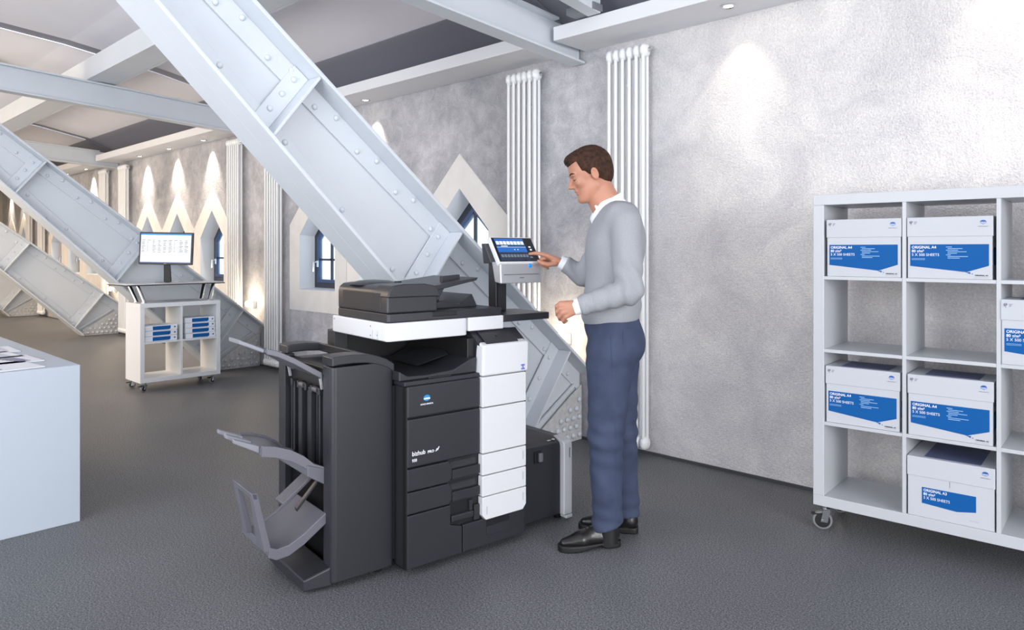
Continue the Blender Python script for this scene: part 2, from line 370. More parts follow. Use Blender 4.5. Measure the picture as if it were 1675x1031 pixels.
# ------------------------------------------------------------------ riveted diagonal girders
ZT, MT, ZB, MBt = .484, .79, -.525, .975
def TT(y): return ZT-MT*y
def BB(y): return ZB-MBt*y
rv = MB(); rv.lathe([(.0155, 0), (.0145, .006), (.0105, .011), (.004, .0135)], 10)
rv_me = rv.mesh('rivet', STEEL, True)
rv = MB(); rv.lathe([(.021, 0), (.019, .010), (.012, .018), (.004, .021)], 10); rvb_me = rv.mesh('rivet_large', STEEL, True)
STONE = mat('weathered_white_paint', (205, 205, 206), .6, bump=.5, bscale=60, vary=.18, vscale=30)
gl = ['huge white riveted steel girder rising diagonally behind the printer', 'white riveted diagonal girder standing behind the monitor cart', 'riveted diagonal girder second beyond the near one, warm lit', 'farthest riveted diagonal girder at the left edge near the end wall']
RX = Matrix.Rotation(PI/2, 4, 'Y')
for i, fx in enumerate(FX):
    far = i >= 3
    t = thing('diagonal_girder', gl[i], 'girder', (fx, 0, 0), 0)
    Y0 = -3.4
    web = [(-.012, 0), (-.012, TT(0)), (Y0, TT(Y0)), (Y0, BB(Y0)), (-.54, 0)]
    MB().prism(web, 0, -.007, .007).build('web', STEEL, t)
    def band(f, y0, y1, v0, v1, xa, xb):     # band following flange line f, offset vertically v0..v1
        return MB().hexa([(xa, y0, f(y0)+v0), (xb, y0, f(y0)+v0), (xb, y1, f(y1)+v0), (xa, y1, f(y1)+v0), (xa, y0, f(y0)+v1), (xb, y0, f(y0)+v1), (xb, y1, f(y1)+v1), (xa, y1, f(y1)+v1)])
    band(TT, Y0, -.012, -.028, 0, -.145, .145).build('top_flange', STEEL, t, bevel=.006)
    band(BB, Y0, -.545, 0, .030, -.145, .145).build('bottom_flange', STEEL, t, bevel=.006)
    for s in (1, -1):
        a, b = sorted((s*.007, s*.021))
        band(TT, Y0, -.30, -.165, -.028, a, b).build('angle_strip', STEEL, t, bevel=.003)
        band(TT, -.30, -.02, -.165, -.028, a, b).build('angle_strip', STEEL, t, bevel=.003)
        band(BB, Y0, -.56, .030, .175, a, b).build('angle_strip', STEEL, t, bevel=.003)
    # fillet where the angle meets the flange (blurred round corner in the paint)
    # stiffeners square to the top flange
    dv = Vector((0, -.62, -.785)); al = Vector((0, -.785, .62))
    riv = []; big = []
    for k, yt in enumerate((-.27, -1.27, -2.20)):
        p0 = Vector((0, yt, TT(yt)-.03)); 
        # length until bottom flange
        L_ = (p0.z-BB(p0.y)-.03)/(-( -MBt*dv.y)-dv.z) if False else (p0.z-.03-(ZB-MBt*p0.y))/(-dv.z+(-MBt)*dv.y*-1)
        L_ = 0
        q = p0.copy()
        while q.z > max(BB(q.y)+.03, .02) and L_ < 1.2: q += dv*.01; L_ += .01
        p1 = p0+dv*L_
        for s in (1, -1):
            a, b = sorted((s*.021, s*.033))
            h = lambda A, B, w0, w1, x0, x1: [Vector((x0, 0, 0))+A+al*w0, Vector((x1, 0, 0))+A+al*w0, Vector((x1, 0, 0))+A+al*w1, Vector((x0, 0, 0))+A+al*w1,
                                             Vector((x0, 0, 0))+B+al*w0, Vector((x1, 0, 0))+B+al*w0, Vector((x1, 0, 0))+B+al*w1, Vector((x0, 0, 0))+B+al*w1]
            st = MB().hexa(h(p1, p0, 0, .095, a, b)).build('stiffener', STEEL, t, bevel=.003)
            a2, b2 = sorted((s*.021, s*.135))
            MB().hexa(h(p1, p0, -.014, .0, a2, b2)).build('stiffener_leg', STEEL, st, bevel=.003)
        nr = 4
        for r in range(nr): 
            q = p0+dv*(L_*(r+.6)/nr)+al*.055; riv.append((.033, q.y, q.z))
    y = -.16; n = 0
    while y > Y0+.1:
        riv.append((.021, y, TT(y)-(.065 if n % 2 else .125))); y -= .125; n += 1
    y = -.72; n = 0
    while y > Y0+.1:
        riv.append((.021, y, BB(y)+(.075 if n % 2 else .135))); y -= .16; n += 1
    gp = [(-.014, .002), (-.014, .39), (-.14, .325), (-.60, .055), (-.545, .002)]
    for s in (1, -1):
        a, b = sorted((s*.021, s*.036)); MB().prism(gp, 0, a, b).build('gusset_plate', STONE, t, bevel=.004)
        MB().hexa([(min(s*.021, s*.04), -.63, .075), (max(s*.021, s*.04), -.63, .075), (max(s*.021, s*.04), -.10, .385), (min(s*.021, s*.04), -.10, .385),
                   (min(s*.021, s*.04), -.65, .105), (max(s*.021, s*.04), -.65, .105), (max(s*.021, s*.04), -.10, .41), (min(s*.021, s*.04), -.10, .41)]).build('gusset_edge', STEEL, t, bevel=.004)
    for r in range(6):
        for c in range(8):
            y = -.05-c*.068-(r % 2)*.034; z = .045+r*.062
            if z < .345+y*.56 and z > BB(y)+.05: big.append((.036, y, z))
    if far:
        m = MB()
        for (x, y, z) in riv+big: m.lathe([(.018, 0), (.012, .012), (.004, .014)], 6, Matrix.Translation((x, y, z)) @ RX)
        o = m.build('rivets', STEEL, t, smooth=True); o['kind'] = 'stuff'
    else:
        for q in riv: inst(rv_me, 'rivet', t, Matrix.Translation(q) @ RX)
        for q in big: inst(rvb_me, 'rivet', t, Matrix.Translation(q) @ RX)
    # plinth block that the foot is anchored to at the wall
# ------------------------------------------------------------------ tall radiators
RAD = mat('radiator_enamel', (232, 234, 236), .3)
cm = MB(); zb_, zt_ = .05, 2.70
for dy in (-.022, .022):
    cm.tube([(0, dy, zb_+.05), (0, dy, zb_+.09), (0, dy, zt_-.09), (0, dy, zt_-.05)], [.013, .0125, .0125, .013], 10)
for z0, z1 in ((zb_, zb_+.085), (zt_-.085, zt_)):
    zc = (z0+z1)/2
    cm.lathe([(.004, z0-zc), (.020, z0-zc+.006), (.027, -.018), (.029, 0), (.027, .018), (.020, z1-zc-.006), (.004, z1-zc)], 12, Matrix.Translation((0, 0, zc)) @ Matrix.Diagonal((1, 1.65, 1, 1)))
col_me = cm.mesh('column', RAD, True)
def radiator(cx, label):
    t = thing('column_radiator', label, 'radiator', (cx, -.085, 0), 0, None)
    for k in range(6): inst(col_me, 'column', t, Matrix.Translation(((k-2.5)*.054, 0, 0)))
    m = MB(); m.tube([(-.15, 0, zt_-.042), (.165, 0, zt_-.042)], .014, 10); m.tube([(-.15, 0, zb_+.042), (.165, 0, zb_+.042)], .014, 10); m.build('header_pipe', RAD, t, smooth=True)
    m = MB(); m.lathe([(.014, 0), (.016, .004), (.016, .012), (.008, .016)], 12, Matrix.Translation((.163, 0, zt_-.042)) @ RX); m.build('air_vent', CHROME, t, smooth=True)
    m = MB(); m.tube([(0, .0, zt_-.25), (0, .084, zt_-.25)], .01, 8); m.tube([(0, .0, .25), (0, .084, .25)], .01, 8); m.build('wall_bracket', RAD, t)
rl = [('tall white column radiator on the wall directly behind the man', 'tall white column radiator between the girder window and the man'),
      ('tall white column radiator just left of the near girder above the paper tray', 'tall white column radiator behind the right side of the monitor cart'),
      ('right one of the narrow far radiators near the second girder', 'left one of the narrow far radiators near the second girder'),
      ('right one of the farthest pair of radiators', 'left one of the farthest pair of radiators')]
for i, fx in enumerate(FX):
    for s in (0, 1): radiator(fx+(.475 if s == 0 else -.465)+(.0 if i == 0 else 0), rl[i][s])

# small warm wall uplights behind the girder feet
for i, fx in enumerate(FX[:3]):
    t = thing('wall_uplight', ['small glowing wall uplight hidden behind the near girder foot', 'small glowing wall uplight right of the monitor cart', 'small glowing wall uplight left of the monitor cart'][i], 'light', (fx-.10, -.10, .72), 0)
    MB().box(-.03, .03, .05, .098, -.05, .03).build('base', STEEL, t, bevel=.004)
    m = MB(); m.lathe([(.004, -.03), (.022, -.028), (.03, .005), (.028, .02), (.018, .034), (.003, .038)], 14); m.build('bulb', mat('bulb_glow', (255, 226, 180), .4, emit=14), t, smooth=True)
    l = bpy.data.lights.new('uplight_glow', 'POINT'); l.energy = 3 if i else 3; l.color = (1, .80, .55); l.shadow_soft_size = .08
    o = bpy.data.objects.new('uplight_glow', l); COL.objects.link(o); o.location = (fx-.10, -.17, .76)

#@@PART2@@
# ------------------------------------------------------------------ multifunction printer (local x along its front, y to its back)
PA = math.atan2(.626, .780)+YAW
PO = c2w(-.431, 2.937)
pr = thing('multifunction_printer', 'large anthracite and white office printer with finisher, trays and operator panel', 'printer', PO, PA)
def B(name, x0, x1, y0, y1, z0, z1, m=BLK, parent=None, bevel=.004, seg=2):
    return MB().box(x0, x1, y0, y1, z0, z1).build(name, m, parent or pr, bevel=bevel, seg=seg)
body = B('main_body', 0, .655, .022, .65, .03, .785, BLK)
for x in (.05, .60):
    for y in (.09, .58): MB().lathe([(.022, 0), (.024, .006), (.024, .032)], 12, Matrix.Translation((x, y, 0))).build('foot', BLKR, body, smooth=True)
# left doors and drawers
def fdoor(name, x0, x1, z0, z1, **k): return B(name, x0+.0015, x1-.0015, 0, .03, z0+.002, z1-.002, **k)
MB().box(-.004, .004, .004, .03, .03, .785).build('side_trim', BLK2, body)
d = fdoor('front_door', 0, .372, .655, .789, bevel=.006)
B('side_slot', -.003, .004, .012, .022, .70, .745, BLK2, d, 0)
fdoor('front_door', 0, .372, .449, .653, bevel=.006)
def drawer(z0, z1):
    pts = [(.0015, z0), (.212, z0), (.224, z0+.012), (.224, z0+.055), (.370, z0+.055), (.370, z0+.0635), (.212, z1), (.0015, z1)]
    o = MB().prism([(.0015, z0+.002), (.205, z0+.002), (.222, z0+.018), (.222, z1-.030), (.206, z1-.002), (.0015, z1-.002)], 1, 0, .03).build('paper_drawer', BLK, pr, bevel=.004)
    MB().box(.224, .371, .0, .03, z0+.010, z0+.050).build('handle', BLK, o, bevel=.003)
    MB().box(.21, .371, .0195, .0215, z0+.002, z1-.002).build('recess', BLK2, o)
    MB().hexa([(.226, .018, z0+.052), (.36, .018, z0+.052), (.36, .018, z0+.056), (.226, .018, z0+.056), (.226, .020, z1-.005), (.355, .020, z1-.005), (.355, .021, z1-.003), (.226, .021, z1-.003)]).build('grip_shell', BLK, o)
    return o
drawer(.352, .447); drawer(.257, .351)
o = MB().prism([(.0015, .033), (.275, .033), (.275, .150), (.215, .168), (.215, .254), (.0015, .254)], 1, 0, .03).build('lower_left_drawer', BLK, pr, bevel=.004)
MB().prism([(.220, .176), (.338, .176), (.338, .205), (.220, .205)], 1, .0, .03).build('handle', BLK, o, bevel=.006)
MB().box(.217, .372, .0195, .0215, .156, .254).build('recess', BLK2, o)
MB().box(.318, .334, .004, .02, .206, .252).build('latch', BLK, o, bevel=.002)
o = MB().prism([(.279, .033), (.627, .033), (.627, .153), (.279, .153)], 1, 0, .03).build('lower_right_drawer', BLK, pr, bevel=.004)
MB().prism([(.342, .157), (.372, .157), (.372, .225), (.342, .225)], 1, .004, .03).build('handle_end', BLK, o, bevel=.003)
MB().box(.405, .535, -.001, .0035, .118, .152).build('handle_recess', BLK2, o)
MB().prism([(.405, .082), (.41, .076), (.53, .076), (.536, .082), (.536, .117), (.405, .117)], 1, -.004, .0).build('handle', BLK, o, bevel=.003)
# white panels on the right of the front
WX0, WX1 = .374, .626
o = MB().hexa([(WX0, -.014, .790), (.640, -.014, .790), (.640, .05, .790), (WX0, .05, .790), (WX0+.012, -.004, .926), (.652, -.004, .926), (.652, .05, .94), (WX0+.012, .05, .94)]).build('tower_front_cover', PWHT, pr, bevel=.010, seg=3)
EM = mat('energy_label_blue', (96, 110, 200), .4)
m = MB()
for a in range(3):
    for b in range(3):
        if (a+b) % 2 == 0 or a == 1: m.box(.596+a*.0075, .602+a*.0075, -.0145, -.0135, .800+b*.0085, .807+b*.0085)
m.build('eco_label', EM, o)
def wp(z0, z1, name='white_front_panel', bev=.004):
    return MB().box(WX0, WX1, -.014, .02, z0+.0015, z1-.0015).build(name, PWHT, pr, bevel=bev)
wp(.652, .789); wp(.447, .651)
GL = mat('light_grey_mark', (180, 181, 186), .5)
for z0, z1 in ((.350, .446), (.2555, .349)):
    o = wp(z0, z1, 'drawer_front'); MB().box(.604, .609, -.0148, -.013, z0+.035, z1-.022).build('level_mark', GL, o)
o = MB().prism([(WX0, .175), (WX0+.02, .152), (WX1-.02, .152), (WX1, .175), (WX1, .254), (WX0, .254)], 1, -.014, .02).build('drawer_front', PWHT, pr, bevel=.003)
MB().box(.604, .609, -.0148, -.013, .195, .232).build('level_mark', GL, o); MB().box(.396, .401, -.0148, -.013, .175, .212).build('level_mark', GL, o)
# tower above the white panels
tw = MB().prism([(.02, .79), (.02, .925), (.045, .945), (.075, .965), (.10, .985), (.13, .975), (.65, .975), (.65, .79)], 0, .385, .655).build('tower', BLK, pr, bevel=.005)
MB().hexa([(.415, .004, .924), (.60, .004, .924), (.60, .010, .930), (.415, .010, .930), (.415, .09, .983), (.60, .09, .983), (.60, .092, .986), (.415, .092, .986)]).build('toner_cover', BLK, tw, bevel=.002)
MB().lathe([(.006, 0), (.005, .002)], 10, Matrix.Translation((.50, .05, .958))).build('cover_screw', BLK2, tw)
B('paper_exit', .345, .386, .06, .60, .79, .955, BLK2, tw, .004)
# inner output tray
B('tray_deck', -.008, .375, .008, .60, .787, .806, BLK, pr, .004)
o = MB().prism([(-.02, .806), (-.02, .850), (.02, .826), (.12, .822), (.25, .830), (.34, .868), (.372, .875), (.372, .806)], 1, .03, .58).build('inner_tray', BLK, pr, bevel=.006)
MB().box(.12, .235, .024, .034, .792, .812).build('tray_grip', BLK2, o, bevel=.003)
MB().hexa([(.17, .20, .832), (.34, .20, .870), (.34, .46, .870), (.17, .46, .832), (.20, .24, .838), (.345, .24, .890), (.345, .42, .890), (.20, .42, .838)]).build('paper_stop', BLK, o, bevel=.006)
B('rear_wall', -.03, .385, .60, .655, .79, .972, BLK2)
B('rear_column', -.052, .02, .585, .66, .79, .975, BLK)
# logo and lettering on the doors
LW = mat('print_white', (232, 234, 238), .5)
gm = MB(); gm.lathe([(.0165, 0), (.0165, .0008)], 24, Matrix.Translation((.094, -.0005, .732)) @ Matrix.Diagonal((1, 1, .78, 1)) @ Matrix.Rotation(PI/2, 4, 'X'))
lg = gm.build('globe_emblem', mat('globe_blue', (30, 140, 206), .4), d)
m = MB()
m.prism([(.0945-.0150, .7265), (.0945+.0150, .7265), (.0945+.0162, .7290), (.0945+.012, .7325), (.0945-.005, .7335), (.0945-.0162, .7305)], 1, -.0018, -.0014)
m.build('globe_band', LW, d)
text('KONICA MINOLTA', .0088, LW, d, MF(.094, -.0012, .704), 'lettering', .00025, .82, 'CENTER')
d2 = [c for c in pr.children if c.name.startswith('front_door')][1]
text('bizhub', .026, LW, d2, MF(.022, -.0012, .499), 'lettering', .0004, .95)
text('PRO', .015, LW, d2, MF(.098, -.0012, .499), 'lettering', .0005, 1.1)
text('958', .0175, LW, d2, MF(.022, -.0012, .474), 'lettering', .0003, .9)
m = MB(); m.prism([(.136, .500), (.141, .500), (.148, .512), (.143, .512)], 1, -.0016, -.001); m.prism([(.145, .503), (.149, .503), (.157, .518), (.152, .518)], 1, -.0016, -.001); m.build('swoosh_mark', LW, d2)
# scanner and document feeder
def rpoly(x0, x1, y0, y1, r, n=5):
    pts = []
    for cx, cy, a0 in ((x0+r, y0+r, PI), (x1-r, y0+r, 1.5*PI), (x1-r, y1-r, 0), (x0+r, y1-r, .5*PI)):
        for k in range(n+1):
            a = a0+k*PI/2/n; pts.append((cx+r*math.cos(a), cy+r*math.sin(a)))
    return pts
sc_ = MB().prism(rpoly(-.052, .36, .075, .615, .022), 2, .968, 1.046).build('scanner', PWHT, pr, bevel=.006, seg=3)
MB().prism(rpoly(.362, .562, .075, .615, .004), 2, .985, 1.047).build('scanner_right_cover', PWHT, pr, bevel=.004)
m = MB()
for y, z in ((.16, .99), (.22, 1.025), (.22, .985), (.58, 1.03)): m.lathe([(.0035, 0), (.003, .001)], 8, Matrix.Translation((-.0525, y, z)) @ Matrix.Rotation(-PI/2, 4, 'Y'))
m.build('screw_hole', mat('screw_grey', (110, 110, 116), .4), sc_)
MB().box(-.0535, -.051, .155, .156, .972, 1.01).build('seam', GL, sc_); MB().box(-.0535, -.051, .20, .201, .972, 1.01).build('seam', GL, sc_)
MB().prism(rpoly(-.046, .558, .080, .56, .012), 2, 1.048, 1.084).build('original_cover', BLK, pr, bevel=.004)
MB().box(.17, .30, .0775, .083, 1.062, 1.082).build('cover_grip', BLK2, pr, bevel=.003)
fd = MB().prism([(-.046, 1.084), (-.046, 1.165), (-.040, 1.185), (-.022, 1.198), (.02, 1.203), (.12, 1.203), (.17, 1.198), (.196, 1.180), (.203, 1.155), (.203, 1.084)], 1, .085, .555).build('document_feeder', BLK, pr, bevel=.008, seg=3)
MB().prism([(-.049, 1.152), (-.044, 1.180), (-.024, 1.203), (.03, 1.209), (.13, 1.208), (.176, 1.200), (.200, 1.182), (.210, 1.150), (.20, 1.148), (.19, 1.15), (-.03, 1.152)], 1, .073, .20).build('feeder_lid', BLK, fd, bevel=.006, seg=3)
MB().box(-.0485, -.044, .14, .50, 1.094, 1.170).build('feeder_side_cover', BLK, fd, bevel=.003)
MB().lathe([(.11, 0), (.10, .008), (.07, .016), (.02, .020)], 24, Matrix.Translation((.06, .40, 1.196)) @ Matrix.Diagonal((1, 1.1, 1, 1))).build('feeder_hump', BLK, fd, smooth=True)
MB().lathe([(.05, 0), (.045, .008), (.02, .013)], 20, Matrix.Translation((.16, .26, 1.196))).build('feeder_hump', BLK, fd, smooth=True)
MB().box(.10, .125, .26, .285, 1.203, 1.212).build('release_lever', BLK2, fd, bevel=.002)
MB().hexa([(.17, .11, 1.165), (.44, .12, 1.212), (.44, .50, 1.212), (.17, .53, 1.165), (.17, .11, 1.190), (.45, .12, 1.226), (.45, .50, 1.226), (.17, .53, 1.190)]).build('feeder_tray', BLK, fd, bevel=.004)
MB().hexa([(.203, .13, 1.125), (.235, .13, 1.125), (.235, .50, 1.125), (.203, .50, 1.125), (.20, .13, 1.175), (.27, .13, 1.182), (.27, .50, 1.182), (.20, .50, 1.175)]).build('tray_support', BLK, fd, bevel=.004)
MB().hexa([(.30, .2, 1.20), (.40, .2, 1.212), (.40, .22, 1.212), (.30, .22, 1.20), (.30, .2, 1.232), (.40, .2, 1.238), (.40, .22, 1.238), (.30, .22, 1.232)]).build('side_guide', BLK, fd, bevel=.002)
MB().prism([(.203, 1.084), (.203, 1.096), (.30, 1.120), (.36, 1.108), (.40, 1.100), (.47, 1.145), (.495, 1.098), (.50, 1.084)], 1, .20, .52).build('eject_tray', BLK, fd, bevel=.003)
MB().hexa([(.24, .24, 1.10), (.33, .26, 1.10), (.33, .44, 1.10), (.24, .44, 1.10), (.26, .24, 1.165), (.31, .25, 1.15), (.31, .44, 1.15), (.26, .44, 1.165)]).build('eject_wedge', BLK, fd, bevel=.003)
# working table, post and operator panel
wt = MB().prism([(.565, .078), (.848, .075), (.850, .34), (.565, .42)], 2, 1.014, 1.047).build('working_table', BLK, pr, bevel=.003)
po = MB().box(.660, .728, .262, .325, 1.047, 1.33).build('panel_post', BLK, pr, bevel=.004)
MB().box(.668, .672, .258, .263, 1.05, 1.30).build('post_groove', BLK2, po)
MB().hexa([(.625, .255, 1.285), (.655, .235, 1.285), (.70, .32, 1.285), (.625, .32, 1.285), (.607, .29, 1.385), (.64, .26, 1.385), (.70, .33, 1.385), (.62, .33, 1.385)]).build('post_hinge', BLK, po, bevel=.004)
# panel: lower silver skirt and tilted screen
SIL = mat('brushed_silver', (206, 207, 212), .35, .6)
pan = pr
PX, PY = .612, .155   # lower left front corner
PW = .262
pl = MB().hexa([(PX, PY+.005, 1.188), (PX+PW, PY+.005, 1.188), (PX+PW, PY+.055, 1.195), (PX, PY+.055, 1.195), (PX+.002, PY+.012, 1.292), (PX+PW-.002, PY+.012, 1.292), (PX+PW-.004, PY+.085, 1.295), (PX+.004, PY+.085, 1.295)]).build('operator_panel', SIL, pan, bevel=.006)
MB().box(PX+.02, PX+PW-.02, PY+.004, PY+.009, 1.231, 1.234).build('usb_slot', mat('slot_grey', (92, 92, 98), .5), pl)
tilt = math.radians(33)
TM = Matrix.Translation((PX-.006, PY+.006, 1.286)) @ Matrix.Rotation(PI/2-tilt, 4, 'X')   # local x right, y up the screen, z toward the viewer
def tb(name, x0, x1, y0, y1, z0, z1, m, parent, bevel=0):
    mb = MB().box(x0, x1, y0, y1, z0, z1); mb.v = [tuple(TM @ Vector(v)) for v in mb.v]; return mb.build(name, m, parent, bevel=bevel)
scn = tb('screen_housing', 0, PW+.008, 0, .158, -.026, 0, PWHT, pan, .006)
tb('bezel', .007, PW+.001, .012, .151, -.002, .0015, mat('black_glass', (24, 26, 30), .12), scn, .001)
dis = tb('display', .020, .205, .020, .146, .0015, .002, mat('screen_navy', (26, 52, 92), .2, emit=.5), scn)
dis = scn
def ds(x0, x1, y0, y1, m, z=.0024): return tb('screen_area', x0, x1, y0, y1, z-.0003, z, m, dis)
S1 = mat('screen_blue', (26, 76, 140), .2, emit=.6); S2 = mat('screen_light', (176, 196, 220), .2, emit=.6); S3 = mat('screen_grey', (86, 96, 108), .2, emit=.4)
ds(.021, .204, .066, .093, S1); ds(.021, .204, .022, .0645, mat('screen_dark', (30, 40, 54), .2, emit=.3)); ds(.021, .204, .1335, .145, S1)
for k in range(8): tb('screen_key', .026+k*.0222, .044+k*.0222, .110, .1300, .0022, .0027, S2, dis)
for k in range(9): tb('screen_key', .028+k*.0195, .043+k*.0195, .036, .052, .0022, .0027, S3, dis)
tb('screen_bar', .05, .09, .100, .1025, .0022, .0027, mat('screen_white', (230, 236, 242), .2, emit=.7), dis); tb('screen_bar', .021, .204, .0945, .096, .0022, .0027, S2, dis)
for k in (.125, .145): tb('screen_dot', k, k+.005, .078, .083, .0022, .0027, S2, dis)
tb('touch_key', .224, .236, .092, .100, .0015, .0025, S2, scn); tb('touch_key', .226, .238, .076, .084, .0015, .0025, S2, scn); tb('touch_key', .208, .224, .030, .040, .0015, .0025, S3, scn)
RFX = Matrix.Rotation(PI/2, 4, 'X')
MB().lathe([(.0115, 0), (.011, .003), (.007, .005)], 18, Matrix.Translation((PX+.188, PY+.011, 1.275)) @ RFX).build('start_button', mat('start_blue', (30, 126, 200), .2, emit=.3), pl, smooth=True)
MB().lathe([(.007, 0), (.006, .003)], 14, Matrix.Translation((PX+.212, PY+.011, 1.276)) @ RFX).build('stop_button', mat('stop_mauve', (170, 140, 150), .3), pl, smooth=True)
m = MB(); 
for k in range(4): m.box(PX+.12+k*.007, PX+.1245+k*.007, PY+.005, PY+.009, 1.214, 1.218)
m.build('panel_print', mat('slot_grey', (92, 92, 98), .5), pl)
# finisher with its three output trays
FA, FB, FY, FY2 = -.290, -.012, .085, .655
fin = thing('finisher', 'tall anthracite finisher with three grey output trays docked left of the printer', 'finisher', PO, PA)
MB().box(FA+.04, FB-.001, FY+.03, FY2, .035, .86).build('finisher_body', BLK, fin, bevel=.006)
MB().prism(rpoly(FA, FB, FY, FY+.044, .021, 7), 2, .03, .885).build('finisher_front_cover', BLK, fin, bevel=.003)
def arc(dz):
    return [(FA, .925+dz), (-.26, .929+dz), (-.20, .930+dz), (-.14, .926+dz), (-.09, .915+dz), (-.05, .900+dz), (-.012, .875+dz)]
m = MB(); top = arc(0); bot = [(x, z-.036) for x, z in top]
m.prism(bot+top[::-1], 1, FY-.002, FY+.10); m.build('top_cover_front', BLK, fin, bevel=.005, seg=3)
m = MB(); m.prism([(x, z) for x, z in bot if x > -.15]+[(x, z) for x, z in top[::-1] if x > -.15], 1, FY+.101, FY2-.08); m.build('top_cover_right', BLK, fin, bevel=.004)
m = MB(); m.prism(bot+top[::-1], 1, FY2-.10, FY2); m.build('top_cover_rear', BLK, fin, bevel=.006)
MB().box(-.28, -.14, FY+.10, FY2-.09, .84, .862).build('top_recess', BLK2, fin)
# left face: posts and inner channel
MB().box(FA, FA+.045, FY+.028, FY+.085, .03, .885).build('corner_post', BLK, fin, bevel=.003)
MB().box(FA, FA+.045, FY2-.075, FY2, .03, .885).build('corner_post', BLK, fin, bevel=.003)
MB().box(FA, FA+.045, FY+.085, FY2-.075, .845, .875).build('upper_crossbar', BLK2, fin, bevel=.003)
ch = MB().box(-.262, -.245, FY+.085, FY2-.075, .04, .85).build('rail_channel', BLK2, fin)
for y, wd in ((.19, .012), (.225, .016), (.262, .008), (.30, .030), (.352, .010), (.40, .030), (.45, .010), (.49, .018), (.53, .010)):
    MB().box(-.272-.5*wd, -.245, y, y+wd, .42, .775).build('guide_rail', BLK, ch, bevel=.002)
for y in (.21, .29, .35, .43, .50): MB().box(-.29, -.25, y, y+.016, .755, .785).build('roller_bracket', BLK, ch, bevel=.003)
for y in (.27, .41):
    MB().lathe([(.010, -.02), (.012, -.018), (.012, .018), (.010, .02)], 12, Matrix.Translation((-.278, y, .772)) @ RFX).build('roller', mat('roller_grey', (88, 88, 92), .5), ch, smooth=True)
MB().hexa([(-.292, .185, .785), (-.282, .185, .785), (-.282, .192, .785), (-.292, .192, .785), (-.300, .185, .83), (-.290, .185, .83), (-.290, .192, .83), (-.300, .192, .83)]).build('tray_stay', SIL, ch)
MB().hexa([(-.292, .52, .795), (-.282, .52, .795), (-.282, .527, .795), (-.292, .527, .795), (-.300, .52, .84), (-.290, .52, .84), (-.290, .527, .84), (-.300, .527, .84)]).build('tray_stay', SIL, ch)
B('lower_cavity', -.262, -.25, FY+.085, FY2-.075, .04, .40, BLK2, ch, 0)
def profile_tray(name, prof, y0, y1, th, lip, m=GREY, taper=.03):
    # ribbed tray: profile in xz swept along y, with raised lips at both edges
    t = MB(); n = len(prof); vs = []
    xs0, xs1 = prof[0][0], prof[-1][0]
    def row(y_of, dz): return [(x, y_of(x), z+dz) for x, z in prof]
    f = lambda x: (x-xs0)/(xs1-xs0)
    ya = lambda x: y0+taper*f(x); yb = lambda x: y1-taper*f(x)
    A, Bq, C_, D = row(ya, 0), row(yb, 0), row(yb, -th), row(ya, -th)
    vs = A+Bq+C_+D; fs = []
    for i in range(n-1): fs += [(i, i+1, n+i+1, n+i), (n+i, n+i+1, 2*n+i+1, 2*n+i), (2*n+i, 2*n+i+1, 3*n+i+1, 3*n+i), (3*n+i, 3*n+i+1, i+1, i)]
    fs += [(0, n, 2*n, 3*n), (n-1, 4*n-1, 3*n-1, 2*n-1)]
    o = t.add(vs, fs).build(name, m, fin, bevel=.004)
    for s, yy in ((1, ya), (-1, yb)):
        t = MB(); vs = [(x, yy(x)-s*.004, z-th-.004) for x, z in prof]+[(x, yy(x)+s*.012, z-th-.004) for x, z in prof]+[(x, yy(x)+s*.012, z+lip*(1-.3*f(x))) for x, z in prof]+[(x, yy(x)-s*.004, z+lip*(1-.3*f(x))) for x, z in prof]
        fs = []
        for i in range(n-1):
            for k in range(4): fs.append((k*n+i, k*n+i+1, ((k+1) % 4)*n+i+1, ((k+1) % 4)*n+i))
        fs += [(0, n, 2*n, 3*n), (n-1, 4*n-1, 3*n-1, 2*n-1)]
        t.add(vs, fs).build('tray_edge', m, o, bevel=.003)
    return o
ut = profile_tray('upper_output_tray', [(-.285, .842), (-.34, .876), (-.40, .914), (-.46, .945), (-.50, .958)], .19, .50, .012, .010)
tb2 = MB().hexa([(-.50, .25, .944), (-.50, .44, .944), (-.585, .42, .982), (-.585, .29, .982), (-.50, .25, .960), (-.50, .44, .960), (-.585, .42, 1.000), (-.585, .29, 1.000)]); tb2.build('tray_extension', mat('pale_tray_plastic', (130, 132, 141), .4), ut, bevel=.004)
for y in (.26, .345, .42): MB().hexa([(-.31, y, .858), (-.31, y+.014, .858), (-.47, y+.014, .949), (-.47, y, .949), (-.31, y, .868), (-.31, y+.014, .868), (-.47, y+.014, .957), (-.47, y, .957)]).build('tray_rib', GREY, ut)
mt_ = profile_tray('middle_output_tray', [(-.288, .462), (-.33, .482), (-.37, .520), (-.42, .552), (-.48, .575), (-.53, .585)], .165, .50, .030, .014)
MB().hexa([(-.288, .16, .405), (-.36, .16, .45), (-.36, .50, .45), (-.288, .50, .405), (-.288, .16, .470), (-.36, .16, .495), (-.36, .50, .495), (-.288, .50, .470)]).build('tray_underside', GREY, mt_, bevel=.004)
for y0, y1 in ((.22, .26), (.31, .36), (.41, .45)):
    MB().hexa([(-.53, y0, .560), (-.53, y1, .560), (-.625, y1-.008, .612), (-.625, y0+.008, .612), (-.53, y0, .588), (-.53, y1, .588), (-.625, y1-.008, .628), (-.625, y0+.008, .628)]).build('tray_finger', mat('pale_tray_plastic', (130, 132, 141), .4), mt_, bevel=.003)
lt = profile_tray('lower_output_tray', [(-.285, .292), (-.33, .262), (-.38, .228), (-.44, .200), (-.49, .196), (-.52, .212)], .15, .46, .034, .006, taper=.0)
